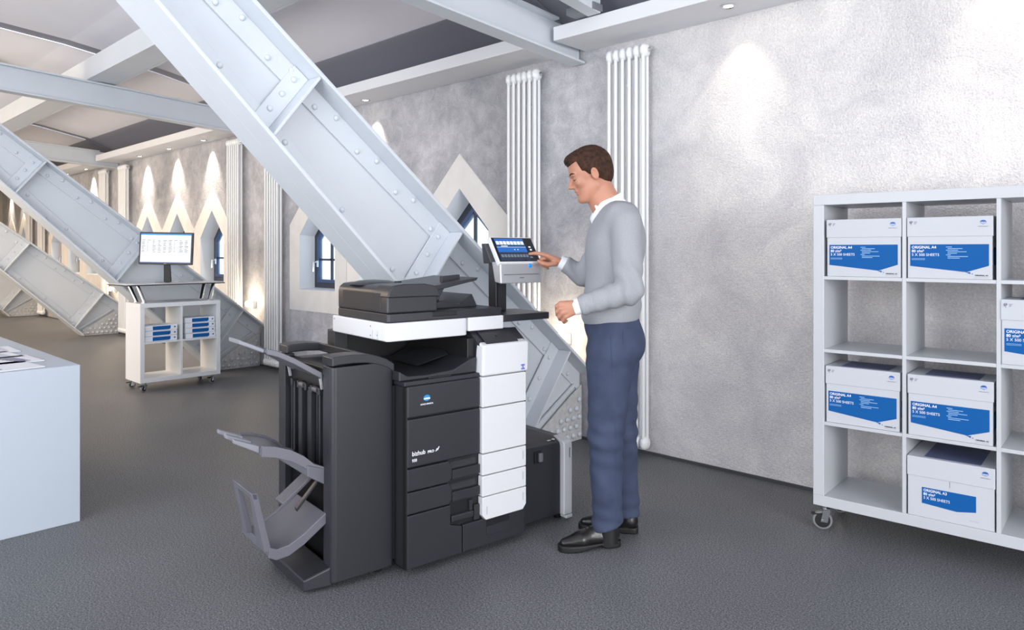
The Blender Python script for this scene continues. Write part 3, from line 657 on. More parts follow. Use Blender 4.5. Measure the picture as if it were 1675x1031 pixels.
MB().hexa([(-.505, .150, .190), (-.505, .240, .190), (-.535, .240, .200), (-.535, .150, .200), (-.560, .150, .430), (-.560, .180, .430), (-.585, .180, .435), (-.585, .150, .435)]).build('paper_fence', GREY, lt, bevel=.004)
MB().hexa([(-.505, .36, .20), (-.505, .40, .20), (-.535, .40, .21), (-.535, .36, .21), (-.565, .33, .42), (-.565, .37, .42), (-.585, .37, .425), (-.585, .33, .425)]).build('paper_fence', GREY, lt, bevel=.004)
MB().hexa([(-.560, .15, .405), (-.560, .37, .405), (-.580, .37, .408), (-.580, .15, .408), (-.562, .15, .430), (-.562, .37, .430), (-.588, .37, .435), (-.588, .15, .435)]).build('fence_bar', GREY, lt, bevel=.003)
MB().hexa([(-.27, .30, .400), (-.27, .38, .400), (-.40, .38, .300), (-.40, .30, .300), (-.27, .30, .418), (-.27, .38, .418), (-.41, .38, .316), (-.41, .30, .316)]).build('paper_arm', GREY, lt, bevel=.004)
MB().hexa([(-.27, .24, .400), (-.27, .26, .400), (-.37, .26, .290), (-.37, .24, .290), (-.27, .24, .415), (-.27, .26, .415), (-.375, .26, .305), (-.375, .24, .305)]).build('arm_link', BLK, lt, bevel=.003)
MB().box(-.268, -.262, .19, .215, .33, .38).build('white_flap', PWHT, ch, bevel=.002)
# finisher foot
MB().hexa([(-.392, .125, .012), (FA+.01, .105, .012), (FA+.01, .52, .012), (-.392, .50, .012), (-.392, .125, .058), (FA+.01, .105, .092), (FA+.01, .52, .092), (-.392, .50, .058)]).build('finisher_base', BLK, fin, bevel=.008, seg=3)
for x, y in ((-.36, .18), (-.36, .44), (-.06, .15), (-.06, .58)): MB().lathe([(.02, 0), (.022, .005), (.022, .036)], 12, Matrix.Translation((x, y, 0))).build('foot', BLKR, fin, smooth=True)
MB().box(-.012, -.001, .10, .63, .05, .78).build('link_panel', BLK2, fin)
# large capacity paper deck on the right
pdk = thing('paper_deck', 'low anthracite paper deck with white side strip between the printer and the man', 'paper deck', PO, PA)
MB().prism([(.072, .035), (.072, .375), (.078, .392), (.115, .412), (.60, .412), (.60, .035)], 0, .668, .920).build('deck_body', BLK, pdk, bevel=.003)
MB().prism([(.045, .030), (.045, .385), (.055, .400), (.115, .416), (.13, .416), (.13, .030)], 0, .921, .978).build('deck_side_cover', PWHT, pdk, bevel=.008, seg=3)
MB().box(.921, .978, .131, .60, .03, .408).build('deck_right_side', BLK, pdk, bevel=.004)
MB().box(.957, .960, .0435, .046, .315, .365).build('level_mark', BLK2, pdk); MB().box(.935, .978, .044, .09, .014, .029).build('cover_foot', PWHT, pdk, bevel=.003)
dh = MB().box(.745, .790, .062, .075, .316, .372).build('release_button', BLK2, pdk, bevel=.003)
MB().prism(rpoly(.766, .790, .052, .07, .004), 2, .323, .366).build('button_cap', mat('button_grey', (104, 104, 110), .35), dh, bevel=.003)
MB().lathe([(.009, 0), (.009, .003), (.004, .005)], 12, Matrix.Translation((.895, .098, .404))).build('indicator', PWHT, pdk, smooth=True)
MB().box(.855, .875, .094, .100, .403, .406).build('indicator_mark', PWHT, pdk)
for x in (.70, .945):
    for y in (.12, .55): MB().lathe([(.018, 0), (.02, .005), (.02, .036)], 12, Matrix.Translation((x, y, 0))).build('foot', BLKR, pdk, smooth=True)
B('docking_frame', .655, .669, .10, .60, .035, .36, BLK2, pdk, 0)

# ------------------------------------------------------------------ castor wheels, shared maker
def castor(parent, x, y, z1, rot, r=.042):
    # z1: underside of the furniture
    t = MB(); M0 = Matrix.Translation((x, y, 0)) @ Matrix.Rotation(rot, 4, 'Z')
    def T(mb): mb.v = [tuple(M0 @ Vector(v)) for v in mb.v]; return mb
    c = T(MB().box(-.03, .03, -.03, .03, z1-.006, z1)).build('castor', CHROME, parent, bevel=.002)
    T(MB().lathe([(.016, z1-.03), (.018, z1-.02), (.018, z1-.006)], 14)).build('swivel', CHROME, c, smooth=True)
    for s in (-1, 1):
        T(MB().hexa([(-.018, s*.016, r-.008), (.014, s*.016, r-.008), (.014, s*.019, r-.008), (-.018, s*.019, r-.008), (-.004, s*.016, z1-.026), (.026, s*.016, z1-.026), (.026, s*.019, z1-.026), (-.004, s*.019, z1-.026)])).build('fork', CHROME, c, bevel=.0015)
    T(MB().box(-.004, .026, -.019, .019, z1-.03, z1-.024)).build('fork', CHROME, c)
    W = Matrix.Translation((-.008, 0, r)) @ RFX
    T(MB().lathe([(r-.008, -.012), (r-.002, -.011), (r, -.007), (r, .007), (r-.002, .011), (r-.008, .012)], 28, W)).build('wheel', RUB, c, smooth=True)
    T(MB().lathe([(.004, -.0135), (r-.010, -.0125), (r-.009, 0), (r-.010, .0125), (.004, .0135)], 24, W)).build('wheel_hub', BLKR, c, smooth=True)
    T(MB().lathe([(.005, -.021), (.005, .021)], 10, W)).build('axle', CHROME, c)
    T(MB().hexa([(-.055, -.016, r+.022), (.005, -.012, r+.030), (.005, .012, r+.030), (-.055, .016, r+.022), (-.06, -.016, r+.028), (.005, -.012, r+.036), (.005, .012, r+.036), (-.06, .016, r+.028)])).build('brake_lever', BLKR, c, bevel=.002)
    return c
# ------------------------------------------------------------------ white shelf on castors, right
SD = math.atan2(.0466, .9987)
SL = Vector((-1.309, -.570, 0))
sh = thing('shelf_unit', 'tall white cube shelf unit on castors holding paper boxes', 'shelf', SL, SD)
SW, SH0, SH1, SDP = 1.52, .127, 1.617, .39
O5 = .05; XD = [O5+.335+.0165*0+.351*k for k in range(3)]
MB().box(0, SW, 0, SDP, SH1-O5, SH1).build('top_board', LAM, sh, bevel=.002)
MB().box(0, SW, 0, SDP, SH0, SH0+O5).build('bottom_board', LAM, sh, bevel=.002)
MB().box(0, O5, 0, SDP, SH0+O5, SH1-O5).build('side_board', LAM, sh, bevel=.002)
XDV = [.385, .736, 1.087]
MB().box(1.438, SW, 0, SDP, SH0+O5, SH1-O5).build('side_board', LAM, sh, bevel=.002)
for x in XDV: MB().box(x, x+.016, .001, SDP-.001, SH0+O5, SH1-O5).build('upright_divider', LAM, sh, bevel=.001)
ZR = [SH0+O5]
for k in range(3):
    z = SH0+O5+.3475*(k+1)-.008
    xs = [O5]+XDV+[1.438]
    for j in range(4):
        a = xs[j]+(.016 if j else 0); MB().box(a, xs[j+1], .002, SDP-.002, z, z+.016).build('shelf_board', LAM, sh, bevel=.001)
    ZR.append(z+.016)
for x, y, r in ((.035, .055, .35), (.035, SDP-.055, -.4), (SW-.06, .055, .2), (SW-.06, SDP-.055, .9)): castor(sh, x, y, SH0, r, .045)
# paper boxes
CARD = mat('box_white_card', (194, 197, 204), .55, bump=.05, bscale=12)
NAVY = mat('box_lid_print', (96, 104, 140), .5)
def paper_box(label, W=.315, D=.225, H=.268, a3=False):
    t = thing('paper_box', label, 'box', (0, 0, 0), 0, None)
    b = MB().box(-W/2, W/2, 0, D, 0, H-.004).build('box_body', CARD, t, bevel=.0015)
    lh = .085
    l = MB().box(-W/2-.003, W/2+.003, -.003, D+.003, H-lh, H).build('lid', CARD, t, bevel=.002)
    if not a3:
        x0, x1, zt, zb = -W/2+.010, W/2-.012, H-lh-.034, .058
        lb = b; MB().prism([(x0, zb-.004), (x0+.0, zb-.004), (.065, .030), (x1, .058), (x1, zt), (x0, zt)][1:], 1, -.0010, -.0002).build('label_panel', BLUE, b)
        u = .0165; zz = zt-.018
        text('ORIGINAL A4', u, LW, lb, MF(x0+.006, -.0012, zz), 'lettering', .0003, .95)
        text('80 g/m²', u, LW, lb, MF(x0+.006, -.0012, zz-.0165), 'lettering', .0003, .95)
        text('5 X 500 SHEETS', u, LW, lb, MF(x0+.006, -.0012, zz-.033), 'lettering', 0, .95)
        m = MB()
        for k, (dx, wd) in enumerate(((0, .022), (.006, .055), (0, .045), (.006, .07), (.006, .035), (0, .018), (.006, .075), (.006, .045))):
            m.box(.0-.01+dx, -.01+dx+wd, -.0016, -.0012, zt-.013-k*.0068, zt-.0105-k*.0068)
        for k in range(2): m.box(x0+.006, x0+.058, -.0016, -.0012, zz-.045-k*.005, zz-.0435-k*.005)
        m.build('small_print', mat('pale_blue_print', (150, 190, 226), .5), lb)
        m = MB(); m.prism([(.062, .030), (.078, .022), (.080, .030)], 1, -.001, -.0003); m.prism([(.084, .022), (.088, .020), (.087, .026)], 1, -.001, -.0003); m.build('drop_mark', BLUE, b)
        text('ORIGINAL A4', .0085, INK, b, MF(.096, -.0008, .014), 'lettering', .0002, .9)
        m = MB(); m.box(.094, .144, -.001, -.0004, .0065, .009); m.build('small_print', GL, b)
        MB().box(-W/2-.0012, -W/2-.0002, .03, D-.03, .06, .135).build('side_label', BLUE, b); MB().box(W/2+.0002, W/2+.0012, .03, D-.03, .06, .135).build('side_label', BLUE, b)
    else:
        x0, x1, zt = -W/2+.055, W/2-.065, .132
        lb = b; MB().prism([(x0, .062), (x1-.07, .052), (x1, .065), (x1, zt), (x0, zt)], 1, -.0010, -.0002).build('label_panel', BLUE, b)
        u = .0165; zz = zt-.017
        text('ORIGINAL A3', u, LW, lb, MF(x0+.006, -.0012, zz), 'lettering', .0003, .9)
        text('80 g/m²', u, LW, lb, MF(x0+.006, -.0012, zz-.0165), 'lettering', .0003, .9)
        text('5 X 500 SHEETS', u, LW, lb, MF(x0+.006, -.0012, zz-.033), 'lettering', 0, .9)
        MB().box(-.0005, .0005, -.0008, -.0002, H-lh-.028, H-lh).build('flap_slit', INK, b)
        MB().box(.07, .105, -.0008, -.0003, .024, .027).build('small_print', GL, b)
    m = MB(); m.lathe([(.011, 0), (.011, .0008)], 20, Matrix.Translation((W/2-.032, -.0030, H-.026)) @ Matrix.Diagonal((1.05, 1, .82, 1)) @ RFX)
    e = m.build('globe_emblem', mat('globe_dark_blue', (20, 84, 168), .4), l)
    m = MB(); m.box(W/2-.042, W/2-.022, -.0048, -.004, H-.0285, H-.0262); m.box(W/2-.040, W/2-.024, -.0048, -.004, H-.0325, H-.0310); m.build('globe_band', LW, l)
    text('KONICA MINOLTA', .0052, GL if False else mat('grey_print', (120, 126, 140), .5), l, MF(W/2-.032, -.0034, H-.046), 'lettering', 0, .8, 'CENTER')
    GP = mat('grey_print', (120, 126, 140), .5)
    if not a3:
        m = MB()
        c = (-W/2+.014, H-.024)
        m.prism([(c[0]-.006, c[1]-.002), (c[0]-.001, c[1]-.005), (c[0]-.002, c[1]+.009), (c[0]-.007, c[1]+.006)], 1, -.0040, -.0034)
        m.prism([(c[0]+.0, c[1]-.010), (c[0]+.0015, c[1]-.010), (c[0]+.0015, c[1]+.0), (c[0]+.0, c[1]+.0)], 1, -.0040, -.0034)
        m.prism([(c[0]-.002, c[1]-.001), (c[0]+.004, c[1]-.001), (c[0]+.007, c[1]+.006), (c[0]+.001, c[1]+.010)], 1, -.0040, -.0034)
        m.build('tree_mark', GP, l)
        m = MB(); 
        for k in range(3): m.box(-W/2+.026, -W/2+.038-.003*k, -.0040, -.0034, H-.020-k*.0045, H-.018-k*.0045)
        m.build('small_print', GP, l)
    MB().box(-W/2+.06, W/2-.05, .02, D-.02, H+.0002, H+.001).build('lid_print', NAVY, l)
    return t
bx = [('white A4 paper box with blue label in the top left cell of the tall shelf', 0, 3, 0),
      ('white A4 paper box with blue label in the top row, second cell from the left', 1, 3, 0),
      ('white A4 paper box partly cut off by the right edge of the picture', 2, 2, 0),
      ('white A4 paper box with dark printed lid in the leftmost cell, third row down', 0, 1, 0),
      ('white A4 paper box directly above the A3 box on the tall shelf', 1, 1, 0),
      ('large white A3 paper box with small blue label in the bottom row', 1, 0, 1)]
CXS = [(.05+.385)/2, (.401+.736)/2, (.752+1.087)/2, (1.103+1.438)/2]
proto = None
for lab, cx, row, a3 in bx:
    if a3: t = paper_box(lab, .322, .37, .262, True)
    elif proto is None: t = proto = paper_box(lab)
    else: t = copy_tree(proto); t['label'] = lab
    off = {(0, 3): (.004, .004), (1, 3): (-.004, .004), (2, 2): (-.008, .0), (0, 1): (-.002, .01), (1, 1): (-.002, .005), (1, 0): (0.0, .004)}[(cx, row)]
    loc = SL+Matrix.Rotation(SD, 3, 'Z') @ Vector((CXS[cx]+off[0], off[1], 0)); loc.z = ZR[row]+.0005
    t.location = loc; t.rotation_euler = (0, 0, SD+(0, .006, .0, -.004, .008)[cx])
    t['group'] = 'paper boxes on the tall shelf'

# ------------------------------------------------------------------ white plinth with brochures, left
PL = mat('matte_white_plinth', (180, 190, 201), .5)
t = thing('display_plinth', 'large plain white display plinth cut off by the left edge', 'plinth', (-4.01, -2.96, 0), 0)
MB().box(-1.75, 0, -1.35, 0, .0, .78).build('plinth_body', PL, t, bevel=.003)
def brochure(x, y, rz, label, style, z=.781, W=.21, H=.297):
    t = thing('brochure', label, 'brochure', (x, y, z), rz, 'brochures on the plinth')
    MB().box(-H/2, H/2, -W/2, W/2, 0, .004).build('cover', PAPER, t, bevel=.0008)
    MB().box(-H/2+.002, H/2, W/2, W/2+.0015, 0, .004).build('spine', INK if style else BLUE, t)
    m = MB()
    if style == 1:
        for k in range(6):
            x0 = -H/2+.015+k*.042
            m.prism([(x0, -W/2+.01), (x0+.03, -W/2+.01), (x0+.022, -W/2+.045), (x0+.01, -W/2+.045)], 2, .0041, .0046)
        m.build('dark_pictures', INK, t)
    elif style == 2:
        for k in range(7): m.box(-.08+k*.028, -.062+k*.028, -.06+.01*k, .03+.004*k, .0041, .0046)
        m.build('picture_strip', mat('violet_grey_print', (96, 96, 130), .5), t)
    else:
        for k in range(5): m.box(-.1+k*.04, -.075+k*.04, -.06, .06, .0041, .0046)
        m.build('text_columns', mat('pale_grey_print', (186, 190, 206), .5), t)
brochure(-4.19, -3.22, .12, 'white brochure nearest the plinth corner with dark pictures along its edge', 1)
brochure(-4.42, -3.16, .05, 'white brochure with a violet picture strip, second from the plinth corner', 2)
brochure(-4.66, -3.20, .10, 'pale brochure with text columns further back on the plinth', 0)
brochure(-4.92, -3.15, .0, 'pale text brochure farthest along the plinth at the picture edge', 0)
brochure(-4.30, -3.48, .15, 'white brochure with dark pictures at the front edge of the plinth', 1)

# ------------------------------------------------------------------ monitor cart, left
CX0, CY0 = -7.18, -1.58
CLAM = mat('cart_laminate', (222, 226, 230), .35)
ct = thing('monitor_cart', 'white two by two cube cart on castors with raised table top', 'cart', (CX0, CY0, 0), 0)
cw, cdp, cz0, cz1 = .77, .39, .09, .845
MB().box(-cdp, 0, 0, cw, cz1-.04, cz1).build('top_board', CLAM, ct, bevel=.002)
MB().box(-cdp, 0, 0, cw, cz0, cz0+.04).build('bottom_board', CLAM, ct, bevel=.002)
for y in (0, cw-.04): MB().box(-cdp, 0, y, y+.04, cz0+.04, cz1-.04).build('side_board', CLAM, ct, bevel=.002)
MB().box(-cdp+.001, -.001, cw/2-.008, cw/2+.008, cz0+.04, cz1-.04).build('upright_divider', CLAM, ct)
czm = (cz0+cz1)/2-.008
for a, b in ((.04, cw/2-.008), (cw/2+.008, cw-.04)): MB().box(-cdp+.002, -.002, a, b, czm, czm+.016).build('shelf_board', CLAM, ct)
for x, y, r in ((-.05, .05, 2.0), (-cdp+.05, .05, 1.2), (-.05, cw-.06, 1.8), (-cdp+.05, cw-.06, 2.4)): castor(ct, x, y, cz0, r, .032)
TZ = 1.022
tp = MB().prism([(-.05, -.10), (-.05, .84), (-.555, .84), (-.585, .42), (-.56, -.04), (-.50, -.13)], 2, TZ-.010, TZ-.0).build('table_top', BLK2, ct, bevel=.002)
MB().prism([(-.055, -.095), (-.055, .835), (-.55, .835), (-.578, .42), (-.554, -.036), (-.498, -.124)], 2, TZ, TZ+.003).build('white_surface', CLAM, tp)
for (x0, y0, x1, y1) in ((-.10, .07, -.14, .02), (-.30, .07, -.36, .02), (-.10, .70, -.14, .76), (-.30, .70, -.36, .76)):
    lgm = MB(); lgm.tube([(x0, y0, cz1), (x1, y1, TZ-.010)], .019, 14); o = lgm.build('chrome_leg', CHROME, ct, smooth=True)
    MB().lathe([(.03, cz1), (.03, cz1+.004), (.018, cz1+.006)], 16, Matrix.Translation((x0, y0, 0))).build('leg_flange', CHROME, o, smooth=True)
# paper reams
def ream(label):
    t = thing('paper_ream', label, 'paper ream', (0, 0, 0), 0, 'paper reams in the cart')
    o = MB().box(-.21, 0, 0, .30, 0, .050).build('wrapper', PAPER, t, bevel=.004)
    MB().prism([(.07, .006), (.22, .006), (.235, .014), (.235, .042), (.07, .042)], 0, .0, .0012).build('blue_label', BLUE, o)
    m = MB(); m.lathe([(.008, 0), (.008, .001)], 12, Matrix.Translation((.0004, .275, .026)) @ RX); m.build('globe_emblem', mat('globe_dark_blue', (20, 84, 168), .4), o)
    m = MB(); m.box(.0004, .0014, .080, .120, .026, .032); m.box(.0004, .0014, .080, .108, .016, .020); m.build('label_print', LW, o) if False else None
    return t
rp = None
for (yy, n, side) in ((.052, 3, 'left'), (.425, 4, 'right')):
    for k in range(n):
        pos = {3: ['bottom', 'middle', 'top'], 4: ['bottom', 'second lowest', 'second highest', 'top']}[n][k]
        lab = '%s paper ream with blue label in the %s stack of the monitor cart' % (pos, side)
        if rp is None: t = rp = ream(lab)
        else: t = copy_tree(rp); t['label'] = lab
        t.location = (CX0-.02+random.uniform(-.004, .004), CY0+yy+random.uniform(-.003, .003), czm+.0165+k*.0515)
# monitor
mc = c2w((270-837.5)/F*7.12, 7.12)
mn = thing('monitor', 'flat black framed monitor showing a white table on the cart', 'monitor', (mc.x, mc.y, TZ+.0035), YAW+.02)
MB().lathe([(.11, 0), (.112, .006), (.10, .012), (.02, .014)], 28, Matrix.Translation((0.0, .03, 0)) @ Matrix.Diagonal((1, .8, 1, 1))).build('stand_base', CHROME, mn, smooth=True)
o = MB().hexa([(-.036, .045, .01), (.036, .045, .01), (.036, .07, .01), (-.036, .07, .01), (-.030, .035, .22), (.030, .035, .22), (.030, .05, .22), (-.030, .05, .22)]).build('stand_neck', BLKR, mn, bevel=.003)
MB().lathe([(.016, 0), (.016, .001)], 14, Matrix.Translation((0, .043, .10)) @ Matrix.Diagonal((.9, 1, 1.7, 1)) @ RFX).build('cable_hole', LW, o)
MR = Matrix.Translation((0, .02, .345)) @ Matrix.Rotation(math.radians(-4), 4, 'X') @ Matrix.Rotation(math.radians(1.0), 4, 'Y')
def mbx(name, x0, x1, y0, y1, z0, z1, m, parent, bevel=0):
    mb = MB().box(x0, x1, y0, y1, z0, z1); mb.v = [tuple(MR @ Vector(v)) for v in mb.v]; return mb.build(name, m, parent, bevel=bevel)
bz = mbx('screen_frame', -.265, .265, -.004, .026, -.162, .162, mat('monitor_black', (26, 26, 30), .3), mn, .005)
s = mbx('screen', -.248, .248, -.0055, -.0038, -.142, .146, mat('screen_paper_white', (206, 208, 212), .4, emit=.42), bz)
mbx('title_bar', -.248, .248, -.0062, -.0054, .132, .146, mat('screen_title_blue', (20, 120, 190), .4, emit=.6), bz); mbx('status_bar', -.248, .248, -.0062, -.0054, -.142, -.136, mat('screen_status', (90, 110, 160), .4, emit=.5), bz)
mbx('ribbon', -.248, .248, -.0062, -.0054, .100, .130, mat('screen_ribbon', (206, 216, 224), .4, emit=.6), bz)
mm = MB(); random.seed(2)
for r in range(9):
    for c in range(9):
        wd = random.uniform(.018, .038)
        if c in (1, 6) and r > 0: wd = .010
        mm.box(-.238+c*.053, -.238+c*.053+wd, -.0064, -.0056, .078-r*.0145, .083-r*.0145)
mm.v = [tuple(MR @ Vector(v)) for v in mm.v]; mm.build('table_text', mat('screen_text', (84, 90, 86), .5, emit=.1), bz)
mbx('power_light', .235, .240, -.0046, -.0038, -.154, -.152, S1, bz); mbx('maker_mark', -.012, .012, -.0046, -.0040, -.155, -.151, GL, bz)
# papers lying on the cart top
t = thing('paper_sheet', 'flat white printed sheet lying on the cart top before the monitor', 'paper', (CX0-.17, CY0+.06, TZ+.0035), .2)
MB().box(-.105, .105, -.12, .148, 0, .002).build('sheet', PAPER, t)
m = MB(); 
for k in range(6): m.box(-.08+k*.026, -.075+k*.026, -.12, .1, .0021, .0026)
m.build('print_lines', GL, t)
#@@PART3@@
# ------------------------------------------------------------------ the man: distance-field surfaces (surface nets)
DM = 3.3; MX = .47
def m3(px, py, d=0.0):      # local frame of the man: x right across the view, y away, z up
    Y = DM+d; return np.array([(px-837.5)/F*Y-MX, d, EYE+(410-py)/F*Y], np.float32)
man = thing('person', 'man in grey sweater and blue trousers standing and tapping the operator panel', 'person', c2w(MX, DM), YAW)
def surf(fn, lo, hi, h):
    lo = np.array(lo, np.float32); hi = np.array(hi, np.float32)
    n = np.ceil((hi-lo)/h).astype(int)+1
    ax = [lo[i]+h*np.arange(n[i], dtype=np.float32) for i in range(3)]
    P = np.stack(np.meshgrid(*ax, indexing='ij'), -1)
    v = fn(P); s = v < 0
    idx = -np.ones(tuple(n-1), np.int64)
    corners = [(a, b, c) for a in (0, 1) for b in (0, 1) for c in (0, 1)]
    cnt = sum(s[a:n[0]-1+a, b:n[1]-1+b, c:n[2]-1+c].astype(np.int8) for a, b, c in corners)
    act = (cnt > 0) & (cnt < 8); I = np.argwhere(act); idx[act] = np.arange(len(I))
    acc = np.zeros((len(I), 3), np.float32); num = np.zeros((len(I), 1), np.float32)
    for ca in corners:
        for d in range(3):
            if ca[d]: continue
            cb = list(ca); cb[d] = 1
            A = I+np.array(ca); Bq = I+np.array(cb)
            va = v[A[:, 0], A[:, 1], A[:, 2]]; vb = v[Bq[:, 0], Bq[:, 1], Bq[:, 2]]
            mk = (va < 0) != (vb < 0); t = np.where(mk, va/np.where(mk, va-vb, 1), 0)
            p = A.astype(np.float32); p[:, d] += t; acc += p*mk[:, None]; num += mk[:, None]
    V = lo+h*(acc/np.maximum(num, 1)); faces = []
    for d in range(3):
        e = [0, 0, 0]; e[d] = 1
        sa = s[:n[0]-e[0], :n[1]-e[1], :n[2]-e[2]]; sb = s[e[0]:, e[1]:, e[2]:]
        E_ = np.argwhere(sa != sb); u, w_ = (d+1) % 3, (d+2) % 3
        ok = (E_[:, u] > 0) & (E_[:, w_] > 0) & (E_[:, u] < n[u]-1) & (E_[:, w_] < n[w_]-1); E_ = E_[ok]
        q = []
        for du, dw in ((0, 0), (-1, 0), (-1, -1), (0, -1)):
            c = E_.copy(); c[:, u] += du; c[:, w_] += dw; q.append(idx[c[:, 0], c[:, 1], c[:, 2]])
        q = np.stack(q, 1); fl = ~sa[E_[:, 0], E_[:, 1], E_[:, 2]]; q[fl] = q[fl][:, ::-1]; faces.append(q)
    return V, np.concatenate(faces)
def smin(a, b, k):
    h = np.clip(.5+.5*(b-a)/k, 0, 1); return b+(a-b)*h-k*h*(1-h)
def smax(a, b, k): return -smin(-a, -b, k)
def cone(P, a, b, ra, rb, sy=1.0):
    a = np.asarray(a, np.float32); b = np.asarray(b, np.float32)
    ba = (b-a)*np.array([1, 1/sy, 1], np.float32); pa = (P-a)*np.array([1, 1/sy, 1], np.float32)
    t = np.clip((pa @ ba)/max(float(ba @ ba), 1e-9), 0, 1)
    return np.sqrt(((pa-t[..., None]*ba)**2).sum(-1))-(ra+(rb-ra)*t)
def ell(P, c, r):
    r = np.asarray(r, np.float32); q = (P-np.asarray(c, np.float32))
    k0 = np.sqrt(((q/r)**2).sum(-1)); k1 = np.sqrt(((q/(r*r))**2).sum(-1)); return k0*(k0-1)/np.maximum(k1, 1e-6)
def plane(P, p, nrm):
    nrm = np.asarray(nrm, np.float32); nrm = nrm/np.linalg.norm(nrm); return (P-np.asarray(p, np.float32)) @ nrm
def chain(P, pts, rs, k=.006, sy=1.0):
    d = None
    for i in range(len(pts)-1):
        c = cone(P, pts[i], pts[i+1], rs[i], rs[i+1], sy); d = c if d is None else smin(d, c, k)
    return d
def npmesh(name, V, Fq, m, parent, smooth_it=1):
    me = bpy.data.meshes.new(name); me.vertices.add(len(V)); me.vertices.foreach_set('co', V.astype(np.float32).ravel())
    me.loops.add(len(Fq)*4); me.polygons.add(len(Fq)); me.polygons.foreach_set('loop_start', np.arange(0, len(Fq)*4, 4, dtype=np.int32))
    me.loops.foreach_set('vertex_index', Fq.astype(np.int32).ravel()); me.update(calc_edges=True); me.validate()
    me.polygons.foreach_set('use_smooth', np.ones(len(me.polygons), bool)); me.materials.append(m)
    o = bpy.data.objects.new(name, me); COL.objects.link(o)
    if parent: o.parent = parent
    if smooth_it:
        s_ = o.modifiers.new('relax', 'SMOOTH'); s_.factor = .5; s_.iterations = smooth_it
    return o
def grid(name, fn, lo, hi, h, m, parent, it=1):
    V, Q = surf(fn, lo, hi, h); return npmesh(name, V, Q, m, parent, it)

SKIN = mat('skin', (186, 132, 108), .5, vary=.10, vscale=14, bump=.08, bscale=200)
SKIN.node_tree.nodes['Principled BSDF'].inputs['Subsurface Weight'].default_value = .15
SKIN.node_tree.nodes['Principled BSDF'].inputs['Subsurface Radius'].default_value = (.02, .008, .004)
def cloth(name, rgb, rgb2, sc, bump, bs):
    return mat(name, rgb, .85, bump=bump, bscale=bs, rgb2=rgb2, vscale=sc, spec=.2)
SWEAT = cloth('grey_melange_knit', (160, 162, 167), (148, 150, 156), 420, .3, 520)
JEAN = cloth('blue_denim', (68, 77, 100), (58, 66, 88), 9, .3, 500)
SHIRT = mat('white_shirt', (236, 239, 244), .7, bump=.1, bscale=60)
HAIR = mat('brown_hair', (70, 45, 31), .75, rgb2=(38, 25, 18), spec=.25, vscale=60, bump=.5, bscale=150)
LEA = mat('black_leather', (26, 25, 26), .28, bump=.15, bscale=120)
SOLE = mat('black_sole', (18, 18, 18), .55)

# joints
NSH, NEL, NWR = m3(1023, 366, -.15), m3(1029, 476, -.225), m3(944, 502, -.20)
FSH, FEL, FWR = m3(1003, 366, .19), m3(958, 452, .27), m3(920, 430, .27)
NHIP, NKN, NAN = m3(999, 574, -.07), m3(991, 712, -.06), m3(994, 868, -.045)
FHIP, FKN, FAN = m3(1011, 574, .10), m3(1014, 704, .13), m3(1023, 846, .14)
def torso(P, o=0.0):
    d = ell(P, m3(1004, 418, .01), (.118+o, .172+o, .21+o))
    d = smin(d, ell(P, m3(1001, 492, .01), (.122+o, .160+o, .165+o)), .06)
    d = smin(d, ell(P, m3(1012, 385, .02), (.105+o, .165+o, .13+o)), .05)
    d = smin(d, cone(P, m3(1017, 356, -.12), m3(1006, 354, .15), .060+o, .060+o), .06)
    return d
def pelvis(P, o=0.0):
    d = ell(P, m3(1000, 528, .01), (.118+o, .158+o, .13+o))
    return smin(d, ell(P, m3(1012, 566, .015), (.105+o, .15+o, .10+o)), .05)
# --- head frame: face toward -x, tipped down
HT = math.radians(19); HO = m3(966.5, 289, .015)
def H2(P):
    q = P-HO; x = q[..., 0]*math.cos(HT)+q[..., 2]*math.sin(HT); z = -q[..., 0]*math.sin(HT)+q[..., 2]*math.cos(HT)
    return np.stack([x, q[..., 1], z], -1)
def hp(x, y, z): return HO+np.array([x*math.cos(HT)-z*math.sin(HT), y, x*math.sin(HT)+z*math.cos(HT)], np.float32)
def head(P):
    Q = H2(P)
    S = Q.copy(); S[..., 1] = np.abs(Q[..., 1])
    d = ell(Q, (.012, 0, .055), (.094, .074, .080))
    d = smin(d, ell(Q, (-.030, 0, .02), (.060, .062, .085)), .03)
    d = smin(d, cone(S, (.006, .046, -.045), (-.058, .018, -.086), .022, .022), .035)
    d = smin(d, ell(Q, (-.035, 0, -.045), (.050, .050, .055)), .02)
    d = smin(d, ell(Q, (-.074, 0, -.088), (.019, .022, .018)), .018)
    d = smin(d, cone(S, (-.082, .010, .034), (-.076, .040, .032), .011, .010), .012)
    d = smin(d, cone(Q, (-.086, 0, .018), (-.107, 0, -.016), .0085, .0095), .010)
    d = smin(d, ell(Q, (-.108, 0, -.019), (.0085, .0095, .0085)), .006)
    d = smin(d, ell(S, (-.096, .009, -.0205), (.013, .0085, .0085)), .007)
    d = smin(d, ell(Q, (-.079, 0, -.034), (.013, .020, .014)), .010)
    d = smin(d, ell(S, (-.060, .040, -.012), (.020, .018, .018)), .02)
    d = smin(d, ell(Q, (-.084, 0, -.0445), (.0105, .022, .0065)), .007)
    d = smin(d, ell(Q, (-.081, 0, -.0565), (.0105, .018, .0068)), .007)
    d = smax(d, -ell(S, (-.093, .030, .014), (.014, .016, .010)), .008)
    d = smax(d, -ell(Q, (-.097, 0, -.0505), (.009, .021, .0016)), .003)
    d = smin(d, ell(S, (-.072, .030, .012), (.0125, .0135, .0115)), .003)
    # ears
    e = ell(S, (.012, .076, .004), (.017, .008, .030)); e = smax(e, -ell(S, (.008, .0835, .007), (.0095, .0075, .019)), .003)
    d = smin(d, e, .005)
    return d
